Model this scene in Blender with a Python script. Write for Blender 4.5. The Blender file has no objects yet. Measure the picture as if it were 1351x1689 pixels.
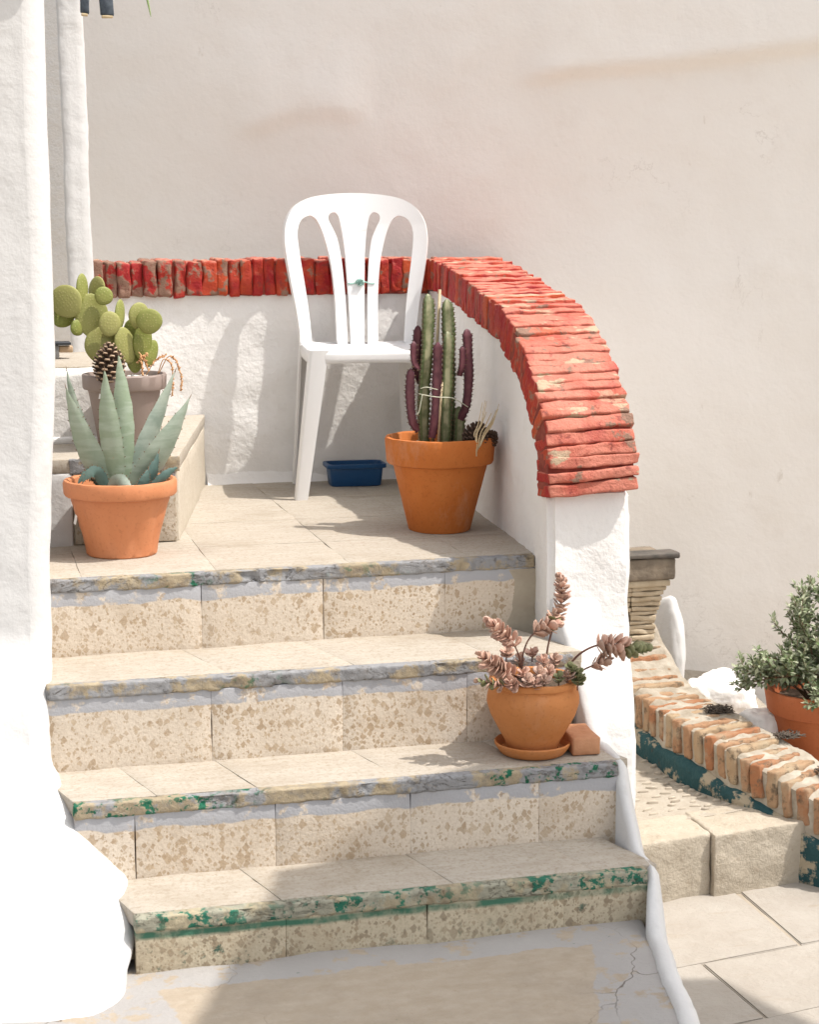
import bpy, bmesh, math, random
from mathutils import Vector, Matrix, noise
random.seed(7)
R = math.radians
S = bpy.context.scene
COL = S.collection

# ---------------------------------------------------------------- camera, sky, sun, exposure
cam = bpy.data.cameras.new('camera')
cam.sensor_fit = 'HORIZONTAL'; cam.sensor_width = 36; cam.lens = 2900 / 1351 * 36
cam.clip_start = 0.05; cam.clip_end = 2000
cam_o = bpy.data.objects.new('camera', cam); COL.objects.link(cam_o)
cam_o.location = (-1.25, -4.05, 0.80)
cam_o.rotation_euler = (R(81), 0, R(-14.5))
cam.dof.use_dof = True; cam.dof.focus_distance = 4.5; cam.dof.aperture_fstop = 11
S.camera = cam_o

SUN = Vector((0.53, -0.225, 1.0)).normalized()          # towards the sun
EL = math.asin(SUN.z); AZ = math.atan2(SUN.x, SUN.y)
w = bpy.data.worlds.new('World'); S.world = w; w.use_nodes = True
nt = w.node_tree; nt.nodes.clear()
sky = nt.nodes.new('ShaderNodeTexSky'); sky.sky_type = 'NISHITA'; sky.sun_disc = False
sky.sun_elevation = EL; sky.sun_rotation = AZ
sky.air_density = 1.0; sky.dust_density = 3.0; sky.ozone_density = 0.6
hs = nt.nodes.new('ShaderNodeHueSaturation'); hs.inputs['Saturation'].default_value = 0.22
bg = nt.nodes.new('ShaderNodeBackground'); bg.inputs['Strength'].default_value = 0.15
ow = nt.nodes.new('ShaderNodeOutputWorld')
nt.links.new(sky.outputs[0], hs.inputs['Color']); nt.links.new(hs.outputs[0], bg.inputs[0]); nt.links.new(bg.outputs[0], ow.inputs[0])
sun = bpy.data.lights.new('sun', 'SUN'); sun.energy = 2.7; sun.angle = R(0.53); sun.color = (1.0, 0.95, 0.885)
sun_o = bpy.data.objects.new('sun', sun); COL.objects.link(sun_o)
sun_o.rotation_euler = SUN.to_track_quat('Z', 'Y').to_euler(); sun_o.location = (3, -3, 6)
S.view_settings.view_transform = 'Standard'; S.view_settings.look = 'None'
S.view_settings.exposure = 0.80; S.view_settings.gamma = 1.0; S.view_settings.use_curve_mapping = False
S.render.engine = 'CYCLES'

# ---------------------------------------------------------------- material helpers
class NT:
    def __init__(s, name, rough=0.9, spec=0.3):
        s.m = bpy.data.materials.new(name); s.m.use_nodes = True
        s.t = s.m.node_tree; s.b = s.t.nodes['Principled BSDF']
        s.b.inputs['Roughness'].default_value = rough
        s.b.inputs['Specular IOR Level'].default_value = spec
        s.geo = s.n('ShaderNodeNewGeometry'); s.pos = s.geo.outputs['Position']
        s.oi = s.n('ShaderNodeObjectInfo'); s.rnd = s.oi.outputs['Random']
    def n(s, k): return s.t.nodes.new(k)
    def set(s, sock, v):
        if v is None: return
        if isinstance(v, bpy.types.NodeSocket): s.t.links.new(v, sock)
        elif isinstance(v, (tuple, list)): sock.default_value = tuple(v) + ((1,) if len(v) == 3 and sock.type == 'RGBA' else ())
        else: sock.default_value = v
    def noise(s, scale, detail=4, rough=0.55, dist=0.0, vec=None, col=False):
        x = s.n('ShaderNodeTexNoise'); s.set(x.inputs['Vector'], vec or s.pos)
        x.inputs['Scale'].default_value = scale; x.inputs['Detail'].default_value = detail
        x.inputs['Roughness'].default_value = rough; x.inputs['Distortion'].default_value = dist
        return x.outputs['Color'] if col else x.outputs['Fac']
    def vor(s, scale, feature='F1', vec=None, rnd=1.0, out='Distance', metric='EUCLIDEAN'):
        x = s.n('ShaderNodeTexVoronoi'); x.feature = feature
        if feature == 'F1': x.distance = metric
        s.set(x.inputs['Vector'], vec or s.pos); x.inputs['Scale'].default_value = scale
        x.inputs['Randomness'].default_value = rnd
        return x.outputs[out]
    def ramp(s, fac, a, b, lo=0.0, hi=1.0):
        x = s.n('ShaderNodeMapRange'); x.clamp = True
        s.set(x.inputs[0], fac); x.inputs[1].default_value = a; x.inputs[2].default_value = b
        x.inputs[3].default_value = lo; x.inputs[4].default_value = hi
        return x.outputs[0]
    def math(s, op, a, b=None, c=None):
        x = s.n('ShaderNodeMath'); x.operation = op
        s.set(x.inputs[0], a); s.set(x.inputs[1], b)
        if c is not None: s.set(x.inputs[2], c)
        return x.outputs[0]
    def mix(s, f, a, b):
        x = s.n('ShaderNodeMix'); x.data_type = 'RGBA'
        s.set(x.inputs[0], f); s.set(x.inputs[6], a); s.set(x.inputs[7], b)
        return x.outputs[2]
    def sep(s, v):
        x = s.n('ShaderNodeSeparateXYZ'); s.set(x.inputs[0], v); return x.outputs
    def scale(s, vx, vy, vz, vec=None):
        x = s.n('ShaderNodeVectorMath'); x.operation = 'MULTIPLY'
        s.set(x.inputs[0], vec or s.pos); x.inputs[1].default_value = (vx, vy, vz)
        return x.outputs[0]
    def warp(s, amt, scale, vec=None):
        c = s.noise(scale, 3, col=True, vec=vec)
        m = s.n('ShaderNodeVectorMath'); m.operation = 'MULTIPLY_ADD'
        s.set(m.inputs[0], c); m.inputs[1].default_value = (amt, amt, amt); s.set(m.inputs[2], vec or s.pos)
        return m.outputs[0]
    def objco(s):
        x = s.n('ShaderNodeTexCoord'); return x.outputs['Object']
    def bump(s, h, strength=0.5, dist=0.01, chain=None):
        x = s.n('ShaderNodeBump'); x.inputs['Strength'].default_value = strength; x.inputs['Distance'].default_value = dist
        s.set(x.inputs['Height'], h)
        if chain is not None: s.set(x.inputs['Normal'], chain)
        s.t.links.new(x.outputs[0], s.b.inputs['Normal']); return x.outputs[0]
    def color(s, c): s.set(s.b.inputs['Base Color'], c); return s
    def rough(s, c): s.set(s.b.inputs['Roughness'], c); return s

def m_plaster(name, a, b, stain=(0.6, 0.56, 0.5), bs=0.5, stain_amt=0.25):
    k = NT(name, 0.92, 0.15)
    c = k.mix(k.ramp(k.noise(2.2, 5), 0.3, 0.7), a, b)
    st = k.math('MULTIPLY', k.ramp(k.noise(5.5, 8, 0.7), 0.58, 0.78), stain_amt)
    c = k.mix(st, c, stain)
    k.color(c)
    h = k.math('ADD', k.noise(9, 6, 0.6), k.math('MULTIPLY', k.noise(60, 4, 0.6), 0.22))
    k.bump(h, bs, 0.02)
    return k.m

def m_terrazzo(name, base, base2, chip, chip2, strip=None, zt=0.0, moss=0.0):
    k = NT(name, 0.75, 0.3)
    v = k.warp(0.012, 55, vec=k.scale(1.0, 1.0, 0.8))
    c = k.mix(k.ramp(k.noise(6, 5), 0.3, 0.7), base, base2)
    c = k.mix(k.ramp(k.noise(160, 3), 0.45, 0.75, 0, 0.35), c, chip)
    for sc, th, sel in ((58, 0.80, 0.36), (95, 0.78, 0.38), (170, 0.75, 0.45)):
        d = k.vor(sc, vec=v, metric='MANHATTAN'); cc = k.sep(k.vor(sc, vec=v, out='Color', metric='MANHATTAN'))
        thr = k.math('MULTIPLY', cc[0], th)
        m = k.math('MULTIPLY', k.math('LESS_THAN', d, thr), k.math('GREATER_THAN', cc[1], sel))
        m = k.math('MULTIPLY', m, k.ramp(k.noise(3.3, 3), 0.3, 0.62, 0.4, 0.9))
        c = k.mix(m, c, k.mix(cc[2], chip, chip2))
    c = k.mix(k.ramp(k.rnd, 0, 1, 0, 0.22), c, (0.42, 0.32, 0.22))
    st = k.math('MULTIPLY', k.ramp(k.noise(7, 7, 0.7), 0.52, 0.75), 0.5)
    c = k.mix(st, c, (0.33, 0.24, 0.15))
    z = k.sep(k.pos)[2]
    if strip is not None:                       # brushed paint strip under the nosing, ragged lower edge
        e = k.math('ADD', z, k.math('MULTIPLY', k.math('SUBTRACT', k.noise(9, 4, 0.6), 0.5), 0.035))
        m = k.ramp(e, zt - 0.064, zt - 0.061)
        m = k.math('MULTIPLY', m, k.ramp(k.noise(19, 6, 0.65), 0.56, 0.62, 1, 0.12))
        c = k.mix(m, c, strip)
    if moss > 0:
        mm = k.math('MULTIPLY', k.ramp(k.noise(28, 6, 0.7), 0.58, 0.66), k.ramp(k.noise(5, 3), 0.42, 0.6))
        c = k.mix(k.math('MULTIPLY', mm, moss), c, (0.015, 0.075, 0.055))
        l = k.math('ABSOLUTE', k.math('SUBTRACT', k.math('ADD', z, k.math('MULTIPLY', k.noise(14, 3), 0.012)), zt - 0.034))
        lm = k.math('MULTIPLY', k.ramp(l, 0.004, 0.011, 1, 0), k.ramp(k.noise(11, 5), 0.4, 0.55, 0.35, 1))
        c = k.mix(lm, c, (0.05, 0.14, 0.09))
    k.color(c)
    k.bump(k.math('ADD', k.noise(140, 3), k.math('MULTIPLY', k.noise(14, 6), 0.8)), 0.25, 0.006)
    return k.m

def m_nosing(name, paint, cream, green, gm=0.5):
    k = NT(name, 0.85, 0.25)
    v = k.warp(0.03, 22)
    c = k.mix(k.ramp(k.noise(13, 6, 0.65), 0.35, 0.65), cream, tuple(x * 0.66 for x in cream))
    c = k.mix(k.ramp(k.noise(9, 7, 0.62, vec=v), 0.47, 0.52), c, paint)
    c = k.mix(k.math('MULTIPLY', k.ramp(k.noise(45, 5), 0.5, 0.7), 0.6), c, tuple(x * 0.55 for x in paint))
    g = k.math('MULTIPLY', k.ramp(k.noise(30, 6, 0.7), 0.53, 0.57), k.ramp(k.noise(3.2, 3), 0.62 - 0.24 * gm, 0.72 - 0.24 * gm))
    c = k.mix(g, c, k.mix(k.noise(40, 2), green, tuple(x * 2.2 for x in green)))
    cn = k.math('ABSOLUTE', k.math('SUBTRACT', k.noise(15, 7, 0.6, 1.2, vec=k.scale(1.0, 1.0, 2.6)), 0.5))
    cr = k.math('MULTIPLY', k.ramp(cn, 0.0, 0.014, 1, 0), k.ramp(k.noise(9, 4), 0.46, 0.56))
    c = k.mix(k.math('MULTIPLY', cr, 0.8), c, (0.10, 0.075, 0.05))
    br = k.math('MULTIPLY', k.ramp(k.noise(6, 6, 0.7), 0.55, 0.68), k.ramp(k.noise(70, 4, 0.7), 0.4, 0.6))
    c = k.mix(k.math('MULTIPLY', br, 0.7), c, (0.20, 0.14, 0.085))
    k.color(c)
    h = k.math('ADD', k.noise(40, 6, 0.7), k.math('MULTIPLY', cr, -0.6))
    k.bump(h, 0.7, 0.010)
    return k.m

def m_tread(name, a, b, dark):
    k = NT(name, 0.85, 0.25)
    st = k.noise(22, 6, 0.65, vec=k.scale(0.35, 2.2, 1))
    c = k.mix(k.ramp(st, 0.3, 0.7), a, b)
    c = k.mix(k.math('MULTIPLY', k.ramp(k.noise(90, 5, 0.7), 0.5, 0.7), 0.6), c, dark)
    c = k.mix(k.math('MULTIPLY', k.ramp(k.noise(260, 3, 0.7), 0.55, 0.7), 0.45), c, dark)
    c = k.mix(k.math('MULTIPLY', k.ramp(k.noise(4, 6, 0.65), 0.52, 0.75), 0.5), c, dark)
    c = k.mix(k.ramp(k.rnd, 0, 1, 0, 0.07), c, dark)
    k.color(c); k.bump(k.noise(75, 5, 0.7), 0.3, 0.006)
    return k.m

def m_brick_paint(name):
    k = NT(name, 0.62, 0.35)
    co = k.pos
    n1 = k.noise(16, 6, 0.65); n2 = k.noise(36, 6, 0.7); n3 = k.noise(5, 4)
    red = k.mix(k.ramp(n1, 0.4, 0.62), (0.33, 0.010, 0.012), (0.44, 0.045, 0.014))
    red = k.mix(k.math('MULTIPLY', k.ramp(k.rnd, 0.55, 1.0), 0.75), red, (0.52, 0.085, 0.015))
    up = k.sep(k.geo.outputs['True Normal'])
    yy = k.sep(k.pos)[1]
    fz = k.ramp(up[2], 0.25, 0.6)
    ff = k.math('MULTIPLY', k.ramp(yy, 0.6, 0.2), k.ramp(up[1], -0.25, -0.6))
    fade_lit = k.math('MULTIPLY', k.math('MAXIMUM', fz, ff), k.ramp(k.noise(9, 6, 0.65), 0.66, 0.46, 0.25, 1))  # paler upward faces: weathered paint plus the sunlit highlight put into the colour
    xr = k.sep(k.pos)[0]
    c = k.mix(fade_lit, red, k.mix(n2, (0.48, 0.125, 0.075), (0.57, 0.235, 0.17)))
    raw = k.mix(n2, (0.17, 0.085, 0.055), (0.34, 0.2, 0.14))           # bare brick where the paint has gone
    left = k.math('MULTIPLY', k.ramp(xr, -0.85, -0.25, 0.20, 0.0), 1.0)   # left end is the most worn
    pe = k.math('ADD', k.math('ADD', n1, left), k.math('MULTIPLY', k.rnd, 0.07))
    c = k.mix(k.ramp(pe, 0.635, 0.67), c, raw)
    pe2 = k.math('ADD', k.noise(24, 5, vec=k.scale(0.5, 1, 1)), k.math('MULTIPLY', k.rnd, 0.10))
    c = k.mix(k.math('MULTIPLY', k.ramp(pe2, 0.64, 0.66), fade_lit), c, (0.44, 0.33, 0.22))
    c = k.mix(k.math('MULTIPLY', k.ramp(n2, 0.56, 0.66), 0.75), c, (0.17, 0.035, 0.028))
    k.color(c)
    k.bump(k.math('ADD', n1, k.math('MULTIPLY', k.noise(90, 5, 0.7), 0.5)), 0.8, 0.012)
    return k.m

def m_simple(name, a, b, scale=12, rough=0.7, bump=0.3, spec=0.3, bscale=60, var=0.0, local=False):
    k = NT(name, rough, spec)
    v = k.objco() if local else None
    c = k.mix(k.ramp(k.noise(scale, 5, vec=v), 0.3, 0.7), a, b)
    if var: c = k.mix(k.math('MULTIPLY', k.rnd, var), c, b)
    k.color(c)
    if bump: k.bump(k.noise(bscale, 4, vec=v), bump, 0.005)
    return k.m

def m_terracotta(name, a, b, bloom=(0.55, 0.40, 0.30), amt=0.5, rough=0.75):
    k = NT(name, rough, 0.3)
    c = k.mix(k.ramp(k.noise(9, 6, 0.6), 0.3, 0.7), a, b)
    c = k.mix(k.math('MULTIPLY', k.ramp(k.noise(6, 7, 0.7, vec=k.scale(1, 1, 0.5)), 0.52, 0.75), amt), c, bloom)
    c = k.mix(k.math('MULTIPLY', k.ramp(k.noise(110, 3), 0.55, 0.7), 0.25), c, tuple(x * 0.5 for x in a))
    k.color(c); k.bump(k.noise(120, 4), 0.12, 0.004)
    return k.m

def m_plant(name, a, b, c2, scale=30, rough=0.5, rndc=None):
    k = NT(name, rough, 0.35)
    v = k.objco()
    c = k.mix(k.ramp(k.noise(scale, 4, vec=v), 0.35, 0.65), a, b)
    c = k.mix(k.math('MULTIPLY', k.ramp(k.noise(scale * 0.3, 3, vec=v), 0.5, 0.7), 0.7), c, c2)
    if rndc: c = k.mix(k.ramp(k.rnd, 0.2, 1.0, 0, 0.85), c, rndc)
    k.color(c)
    k.b.inputs['Subsurface Weight'].default_value = 0.0
    k.bump(k.noise(90, 3, vec=v), 0.15, 0.004)
    return k.m

M = {}
M['plaster'] = m_plaster('white_plaster', (0.76, 0.74, 0.715), (0.81, 0.795, 0.775), stain=(0.55, 0.51, 0.46), stain_amt=0.35)
M['house'] = m_plaster('house_plaster', (0.57, 0.562, 0.55), (0.62, 0.612, 0.602), stain=(0.34, 0.32, 0.30), bs=0.28, stain_amt=0.45)
def marks(mat):
    t = mat.node_tree; b = t.nodes['Principled BSDF']; src = b.inputs['Base Color'].links[0].from_socket
    k = NT.__new__(NT); k.m = mat; k.t = t; k.b = b; k.geo = k.n('ShaderNodeNewGeometry'); k.pos = k.geo.outputs['Position']
    f = k.math('MULTIPLY', k.ramp(k.noise(13, 6, 0.7, 0.6, vec=k.scale(1, 1, 0.45)), 0.67, 0.73), 0.35)
    c = k.mix(f, src, (0.45, 0.38, 0.30))
    ln = k.math('ABSOLUTE', k.math('SUBTRACT', k.noise(2.1, 8, 0.62, 0.4), 0.5))
    f2 = k.math('MULTIPLY', k.ramp(ln, 0.0, 0.0035, 1, 0), k.ramp(k.noise(1.7, 3), 0.56, 0.62, 0, 0.35))
    k.color(k.mix(f2, c, (0.42, 0.37, 0.32)))
M['reveal'] = m_plaster('rough_limewash', (0.74, 0.71, 0.67), (0.80, 0.775, 0.745), stain=(0.5, 0.45, 0.4), bs=0.9, stain_amt=0.5)
M['back'] = m_plaster('back_wall_plaster', (0.785, 0.745, 0.695), (0.815, 0.78, 0.735), stain=(0.68, 0.62, 0.56), bs=0.3, stain_amt=0.35)
marks(M['back'])
CR = (0.60, 0.52, 0.425); CR2 = (0.67, 0.595, 0.50); CH = (0.33, 0.235, 0.145); CH2 = (0.46, 0.36, 0.25)
GREY = (0.36, 0.36, 0.375)
M['riser'] = [m_terrazzo('terrazzo_riser', CR, CR2, CH, CH2, GREY, zt) for zt in (0.0, -0.183, -0.378)]
M['riser'].append(m_terrazzo('terrazzo_riser_mossy', (0.46, 0.40, 0.29), (0.52, 0.45, 0.33), (0.20, 0.16, 0.11), (0.33, 0.26, 0.17), None, -0.548, 0.9))
M['nosing'] = [m_nosing('nosing_paint', (0.27, 0.27, 0.275), (0.42, 0.345, 0.235), (0.010, 0.075, 0.042), g) for g in (0.15, 0.35, 0.75)]
M['nosing'].append(m_nosing('nosing_green', (0.32, 0.31, 0.24), (0.44, 0.38, 0.26), (0.016, 0.085, 0.055), 0.85))
M['tread'] = m_tread('tread_stone', (0.38, 0.332, 0.272), (0.445, 0.402, 0.343), (0.24, 0.185, 0.12))
M['paintbrick'] = m_brick_paint('red_painted_brick')
M['paintmortar'] = m_simple('red_painted_mortar', (0.14, 0.016, 0.012), (0.30, 0.07, 0.045), 20, 0.8, 0.8)
M['chair'] = m_simple('white_plastic', (0.76, 0.755, 0.745), (0.78, 0.775, 0.77), 6, 0.42, 0.05, 0.4)
M['blue'] = m_simple('blue_plastic', (0.007, 0.055, 0.16), (0.010, 0.075, 0.20), 8, 0.4, 0.05, 0.45)
M['terra_clay'] = m_terracotta('terracotta_clay', (0.47, 0.132, 0.024), (0.53, 0.17, 0.04))
M['terra_plastic'] = m_terracotta('terracotta_plastic', (0.52, 0.195, 0.085), (0.55, 0.22, 0.10), amt=0.12, rough=0.55)
M['terra_round'] = m_terracotta('terracotta_round', (0.46, 0.17, 0.05), (0.51, 0.21, 0.072), amt=0.25)
M['terra_dark'] = m_terracotta('terracotta_dark', (0.36, 0.10, 0.035), (0.42, 0.13, 0.05), amt=0.2)
M['greypot'] = m_simple('taupe_plastic', (0.26, 0.20, 0.175), (0.29, 0.23, 0.2), 8, 0.55, 0.1)
M['soil'] = m_simple('soil', (0.05, 0.035, 0.025), (0.13, 0.09, 0.06), 60, 0.95, 1.0)
M['pebble'] = m_simple('white_pebble', (0.62, 0.58, 0.52), (0.75, 0.72, 0.68), 30, 0.8, 0.3, var=0.5)
M['sticker'] = m_simple('sticker_paper', (0.8, 0.79, 0.76), (0.82, 0.81, 0.79), 20, 0.6, 0.0)
M['agave'] = m_plant('agave_leaf', (0.20, 0.25, 0.205), (0.31, 0.355, 0.30), (0.40, 0.43, 0.345), 18, 0.6, (0.22, 0.28, 0.18))
M['agave_dark'] = m_plant('agave_young_leaf', (0.05, 0.09, 0.08), (0.09, 0.15, 0.13), (0.15, 0.2, 0.17), 14, 0.5)
def bands(mat):
    t = mat.node_tree; b = t.nodes['Principled BSDF']; src = b.inputs['Base Color'].links[0].from_socket
    k = NT.__new__(NT); k.m = mat; k.t = t; k.b = b; k.geo = k.n('ShaderNodeNewGeometry'); k.pos = k.geo.outputs['Position']
    v = k.objco()
    st = k.noise(55, 3, 0.5, 0.3, vec=k.scale(0.25, 0.25, 1.0, vec=v))
    c = k.mix(k.ramp(st, 0.45, 0.65, 0, 0.35), src, (0.42, 0.46, 0.40))
    c = k.mix(k.ramp(k.noise(38, 6, 0.7, vec=v), 0.66, 0.72, 0, 0.7), c, (0.30, 0.26, 0.17))
    k.color(c)
bands(M['agave'])
M['spine'] = m_simple('spine_brown', (0.12, 0.07, 0.04), (0.2, 0.13, 0.08), 30, 0.6, 0.0)
M['straw'] = m_simple('dry_straw', (0.50, 0.38, 0.22), (0.62, 0.5, 0.32), 30, 0.8, 0.2)
M['bamboo'] = m_simple('bamboo_stake', (0.42, 0.32, 0.19), (0.5, 0.4, 0.26), 30, 0.6, 0.2)
M['string'] = m_simple('pale_twine', (0.55, 0.55, 0.42), (0.62, 0.62, 0.5), 30, 0.8, 0.2)
M['greenstring'] = m_simple('green_twine', (0.22, 0.42, 0.36), (0.35, 0.52, 0.45), 30, 0.8, 0.2)
M['orange_stalk'] = m_simple('dried_flower_stalk', (0.50, 0.24, 0.10), (0.62, 0.38, 0.2), 40, 0.8, 0.3)
M['cone'] = m_simple('pine_cone', (0.045, 0.028, 0.02), (0.14, 0.085, 0.055), 40, 0.7, 0.4, local=True)
M['cone_tip'] = m_simple('pine_cone_tip', (0.34, 0.23, 0.15), (0.45, 0.33, 0.23), 60, 0.7, 0.3)
M['clay_brick'] = m_simple('clay_brick', (0.42, 0.19, 0.095), (0.52, 0.27, 0.15), 18, 0.85, 0.6)
M['black'] = m_simple('black_metal', (0.015, 0.017, 0.02), (0.04, 0.045, 0.055), 20, 0.5, 0.2)
M['wood'] = m_simple('bare_wood', (0.38, 0.26, 0.16), (0.48, 0.35, 0.23), 30, 0.7, 0.3)
M['darkblue'] = m_simple('weathered_blue_black', (0.03, 0.04, 0.055), (0.10, 0.12, 0.14), 40, 0.6, 0.4)

def pad_mat():
    k = NT('cactus_pad', 0.55, 0.3)
    v = k.objco()
    c = k.mix(k.ramp(k.noise(14, 3, vec=v), 0.3, 0.7), (0.15, 0.185, 0.035), (0.25, 0.26, 0.07))
    c = k.mix(k.ramp(k.rnd, 0.45, 1.0, 0, 0.7), c, (0.36, 0.335, 0.13))
    d = k.vor(125, vec=v, rnd=0.6)
    c = k.mix(k.ramp(d, 0.08, 0.24, 0.6, 0), c, (0.46, 0.40, 0.2))
    k.color(c); k.bump(k.ramp(d, 0.1, 0.5, 1, 0), 0.15, 0.003)
    return k.m
M['pad'] = pad_mat()

def eu_mat(name, a, b, edge, stripe):
    """UV x: 0 at rib valley .. 1 at rib ridge"""
    k = NT(name, 0.5, 0.35)
    uv = k.n('ShaderNodeUVMap'); u = k.sep(uv.outputs[0])
    v = k.objco()
    c = k.mix(k.ramp(k.noise(22, 4, vec=v), 0.3, 0.7), a, b)
    c = k.mix(k.math('MULTIPLY', k.ramp(u[0], 0.62, 0.12), k.ramp(k.noise(40, 4, vec=v), 0.35, 0.6, 0.2, 0.85)), c, stripe)
    c = k.mix(k.ramp(u[0], 0.86, 1.0), c, edge)
    k.color(c)
    return k.m
M['eu_green'] = eu_mat('green_cactus_stem', (0.06, 0.085, 0.03), (0.11, 0.13, 0.05), (0.09, 0.055, 0.035), (0.36, 0.34, 0.21))
M['eu_purple'] = eu_mat('purple_cactus_stem', (0.055, 0.014, 0.022), (0.105, 0.028, 0.04), (0.02, 0.008, 0.01), (0.17, 0.06, 0.07))
M['succ_pink'] = m_plant('succulent_pink_leaf', (0.50, 0.28, 0.20), (0.60, 0.39, 0.30), (0.64, 0.49, 0.38), 60, 0.55, (0.44, 0.25, 0.19))
M['succ_mauve'] = m_plant('succulent_mauve_leaf', (0.34, 0.215, 0.165), (0.45, 0.31, 0.245), (0.50, 0.38, 0.29), 60, 0.55, (0.54, 0.34, 0.25))
M['succ_green'] = m_plant('succulent_green_leaf', (0.13, 0.15, 0.06), (0.21, 0.21, 0.10), (0.30, 0.24, 0.15), 60, 0.45)
M['succ_stem'] = m_simple('succulent_stem', (0.10, 0.045, 0.035), (0.2, 0.1, 0.07), 60, 0.6, 0.2)

# ---------------------------------------------------------------- mesh helpers
def link(o, parent=None, **p):
    COL.objects.link(o)
    if parent is not None: o.parent = parent
    for a, b in p.items(): o[a] = b
    return o
def empty(name, loc=(0, 0, 0), rz=0.0, **p):
    o = bpy.data.objects.new(name, None); o.empty_display_size = 0.05
    o.location = loc; o.rotation_euler = (0, 0, rz)
    return link(o, None, **p)
def finish(name, bm, mat, parent=None, smooth=True, angle=None, **p):
    me = bpy.data.meshes.new(name); bm.normal_update(); bm.to_mesh(me); bm.free()
    if mat: me.materials.append(mat)
    if smooth:
        for f in me.polygons: f.use_smooth = True
        if angle is not None: me.set_sharp_from_angle(angle=R(angle))
    return link(bpy.data.objects.new(name, me), parent, **p)
class MB:
    def __init__(s): s.v = []; s.f = []; s.uv = {}
    def add(s, vs, fs):
        o = len(s.v); s.v += [tuple(x) for x in vs]; s.f += [tuple(i + o for i in f) for f in fs]; return o
    def grid(s, rows, closed=False, cap=False):
        n = len(rows[0]); o = s.add([p for r in rows for p in r], [])
        for i in range(len(rows) - 1):
            for j in range(n if closed else n - 1):
                a = o + i * n + j; b = o + i * n + (j + 1) % n
                s.f.append((a, b, b + n, a + n))
        if cap and closed:
            s.f.append(tuple(o + j for j in reversed(range(n))))
            s.f.append(tuple(o + (len(rows) - 1) * n + j for j in range(n)))
        return o
    def tube(s, pts, rad, n=6, cap=True):
        pts = [Vector(p) for p in pts]; rows = []
        up = Vector((0.13, 0.31, 0.94))
        for i, p in enumerate(pts):
            t = (pts[min(i + 1, len(pts) - 1)] - pts[max(i - 1, 0)]).normalized()
            a = t.cross(up)
            if a.length < 0.15: a = t.cross(Vector((1, 0.2, 0)))
            a.normalize(); b = t.cross(a)
            r = rad(i / (len(pts) - 1)) if callable(rad) else rad
            rows.append([p + a * r * math.cos(2 * math.pi * j / n) + b * r * math.sin(2 * math.pi * j / n) for j in range(n)])
        return s.grid(rows, True, cap)
    def lathe(s, prof, n=48, c=(0, 0, 0), mod=None):
        rows = []
        for r, z in prof:
            row = []
            for j in range(n):
                a = 2 * math.pi * j / n
                rr = r * (mod(a, z) if mod else 1)
                row.append((c[0] + rr * math.cos(a), c[1] + rr * math.sin(a), c[2] + z))
            rows.append(row)
        return s.grid(rows, True)
    def build(s, name, mat, parent=None, smooth=True, angle=None, loc=None, **p):
        me = bpy.data.meshes.new(name); me.from_pydata(s.v, [], s.f); me.validate(); me.update()
        if mat: me.materials.append(mat)
        if smooth:
            for f in me.polygons: f.use_smooth = True
            if angle is not None: me.set_sharp_from_angle(angle=R(angle))
        o = link(bpy.data.objects.new(name, me), parent, **p)
        if loc: o.location = loc
        return o
def fb(p, f, seed=0.0, octv=4):
    return noise.fractal(Vector((p[0] * f + seed, p[1] * f - seed, p[2] * f + seed * 0.7)), 0.9, 2.1, octv)
def cut(bm, res, axes=(0, 1, 2)):
    for ax in axes:
        lo = min(v.co[ax] for v in bm.verts); hi = max(v.co[ax] for v in bm.verts)
        r = res[ax] if isinstance(res, (tuple, list)) else res
        n = int((hi - lo) / r)
        for i in range(1, n + 1):
            co = [0, 0, 0]; no = [0, 0, 0]; co[ax] = lo + (hi - lo) * i / (n + 1); no[ax] = 1
            bmesh.ops.bisect_plane(bm, geom=bm.verts[:] + bm.edges[:] + bm.faces[:], plane_co=co, plane_no=no)
def displace(bm, amp, freq, seed=0.0, octv=4):
    bm.normal_update()
    for v in bm.verts:
        v.co += v.normal * amp * fb(v.co, freq, seed, octv)
def box_bm(x0, x1, y0, y1, z0, z1, bev=0.0, seg=2):
    bm = bmesh.new(); bmesh.ops.create_cube(bm, size=1)
    for v in bm.verts:
        v.co = Vector(((x0 + x1) / 2 + v.co.x * (x1 - x0), (y0 + y1) / 2 + v.co.y * (y1 - y0), (z0 + z1) / 2 + v.co.z * (z1 - z0)))
    if bev: bmesh.ops.bevel(bm, geom=bm.edges[:], offset=bev, segments=seg, profile=0.5, affect='EDGES')
    return bm
def rough_box(name, x0, x1, y0, y1, z0, z1, mat, parent=None, bev=0.005, res=None, amp=0.0, freq=8, seed=0.0, fn=None, angle=50, seg=2, **p):
    bm = box_bm(x0, x1, y0, y1, z0, z1, bev, seg)
    if res: cut(bm, res)
    if amp: displace(bm, amp, freq, seed)
    if fn:
        for v in bm.verts: v.co = Vector(fn(v.co))
    return finish(name, bm, mat, parent, True, angle, **p)
def poly_extrude(pts, ax, a, b):
    """prism of a 2D outline; ax = axis of extrusion"""
    bm = bmesh.new()
    def P(u, v, t): return {0: (t, u, v), 1: (u, t, v), 2: (u, v, t)}[ax]
    A = [bm.verts.new(P(u, v, a)) for u, v in pts]; B = [bm.verts.new(P(u, v, b)) for u, v in pts]
    n = len(pts)
    bm.faces.new(A); bm.faces.new(B)
    for i in range(n): bm.faces.new((A[i], A[(i + 1) % n], B[(i + 1) % n], B[i]))
    bmesh.ops.recalc_face_normals(bm, faces=bm.faces[:])
    return bm
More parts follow.
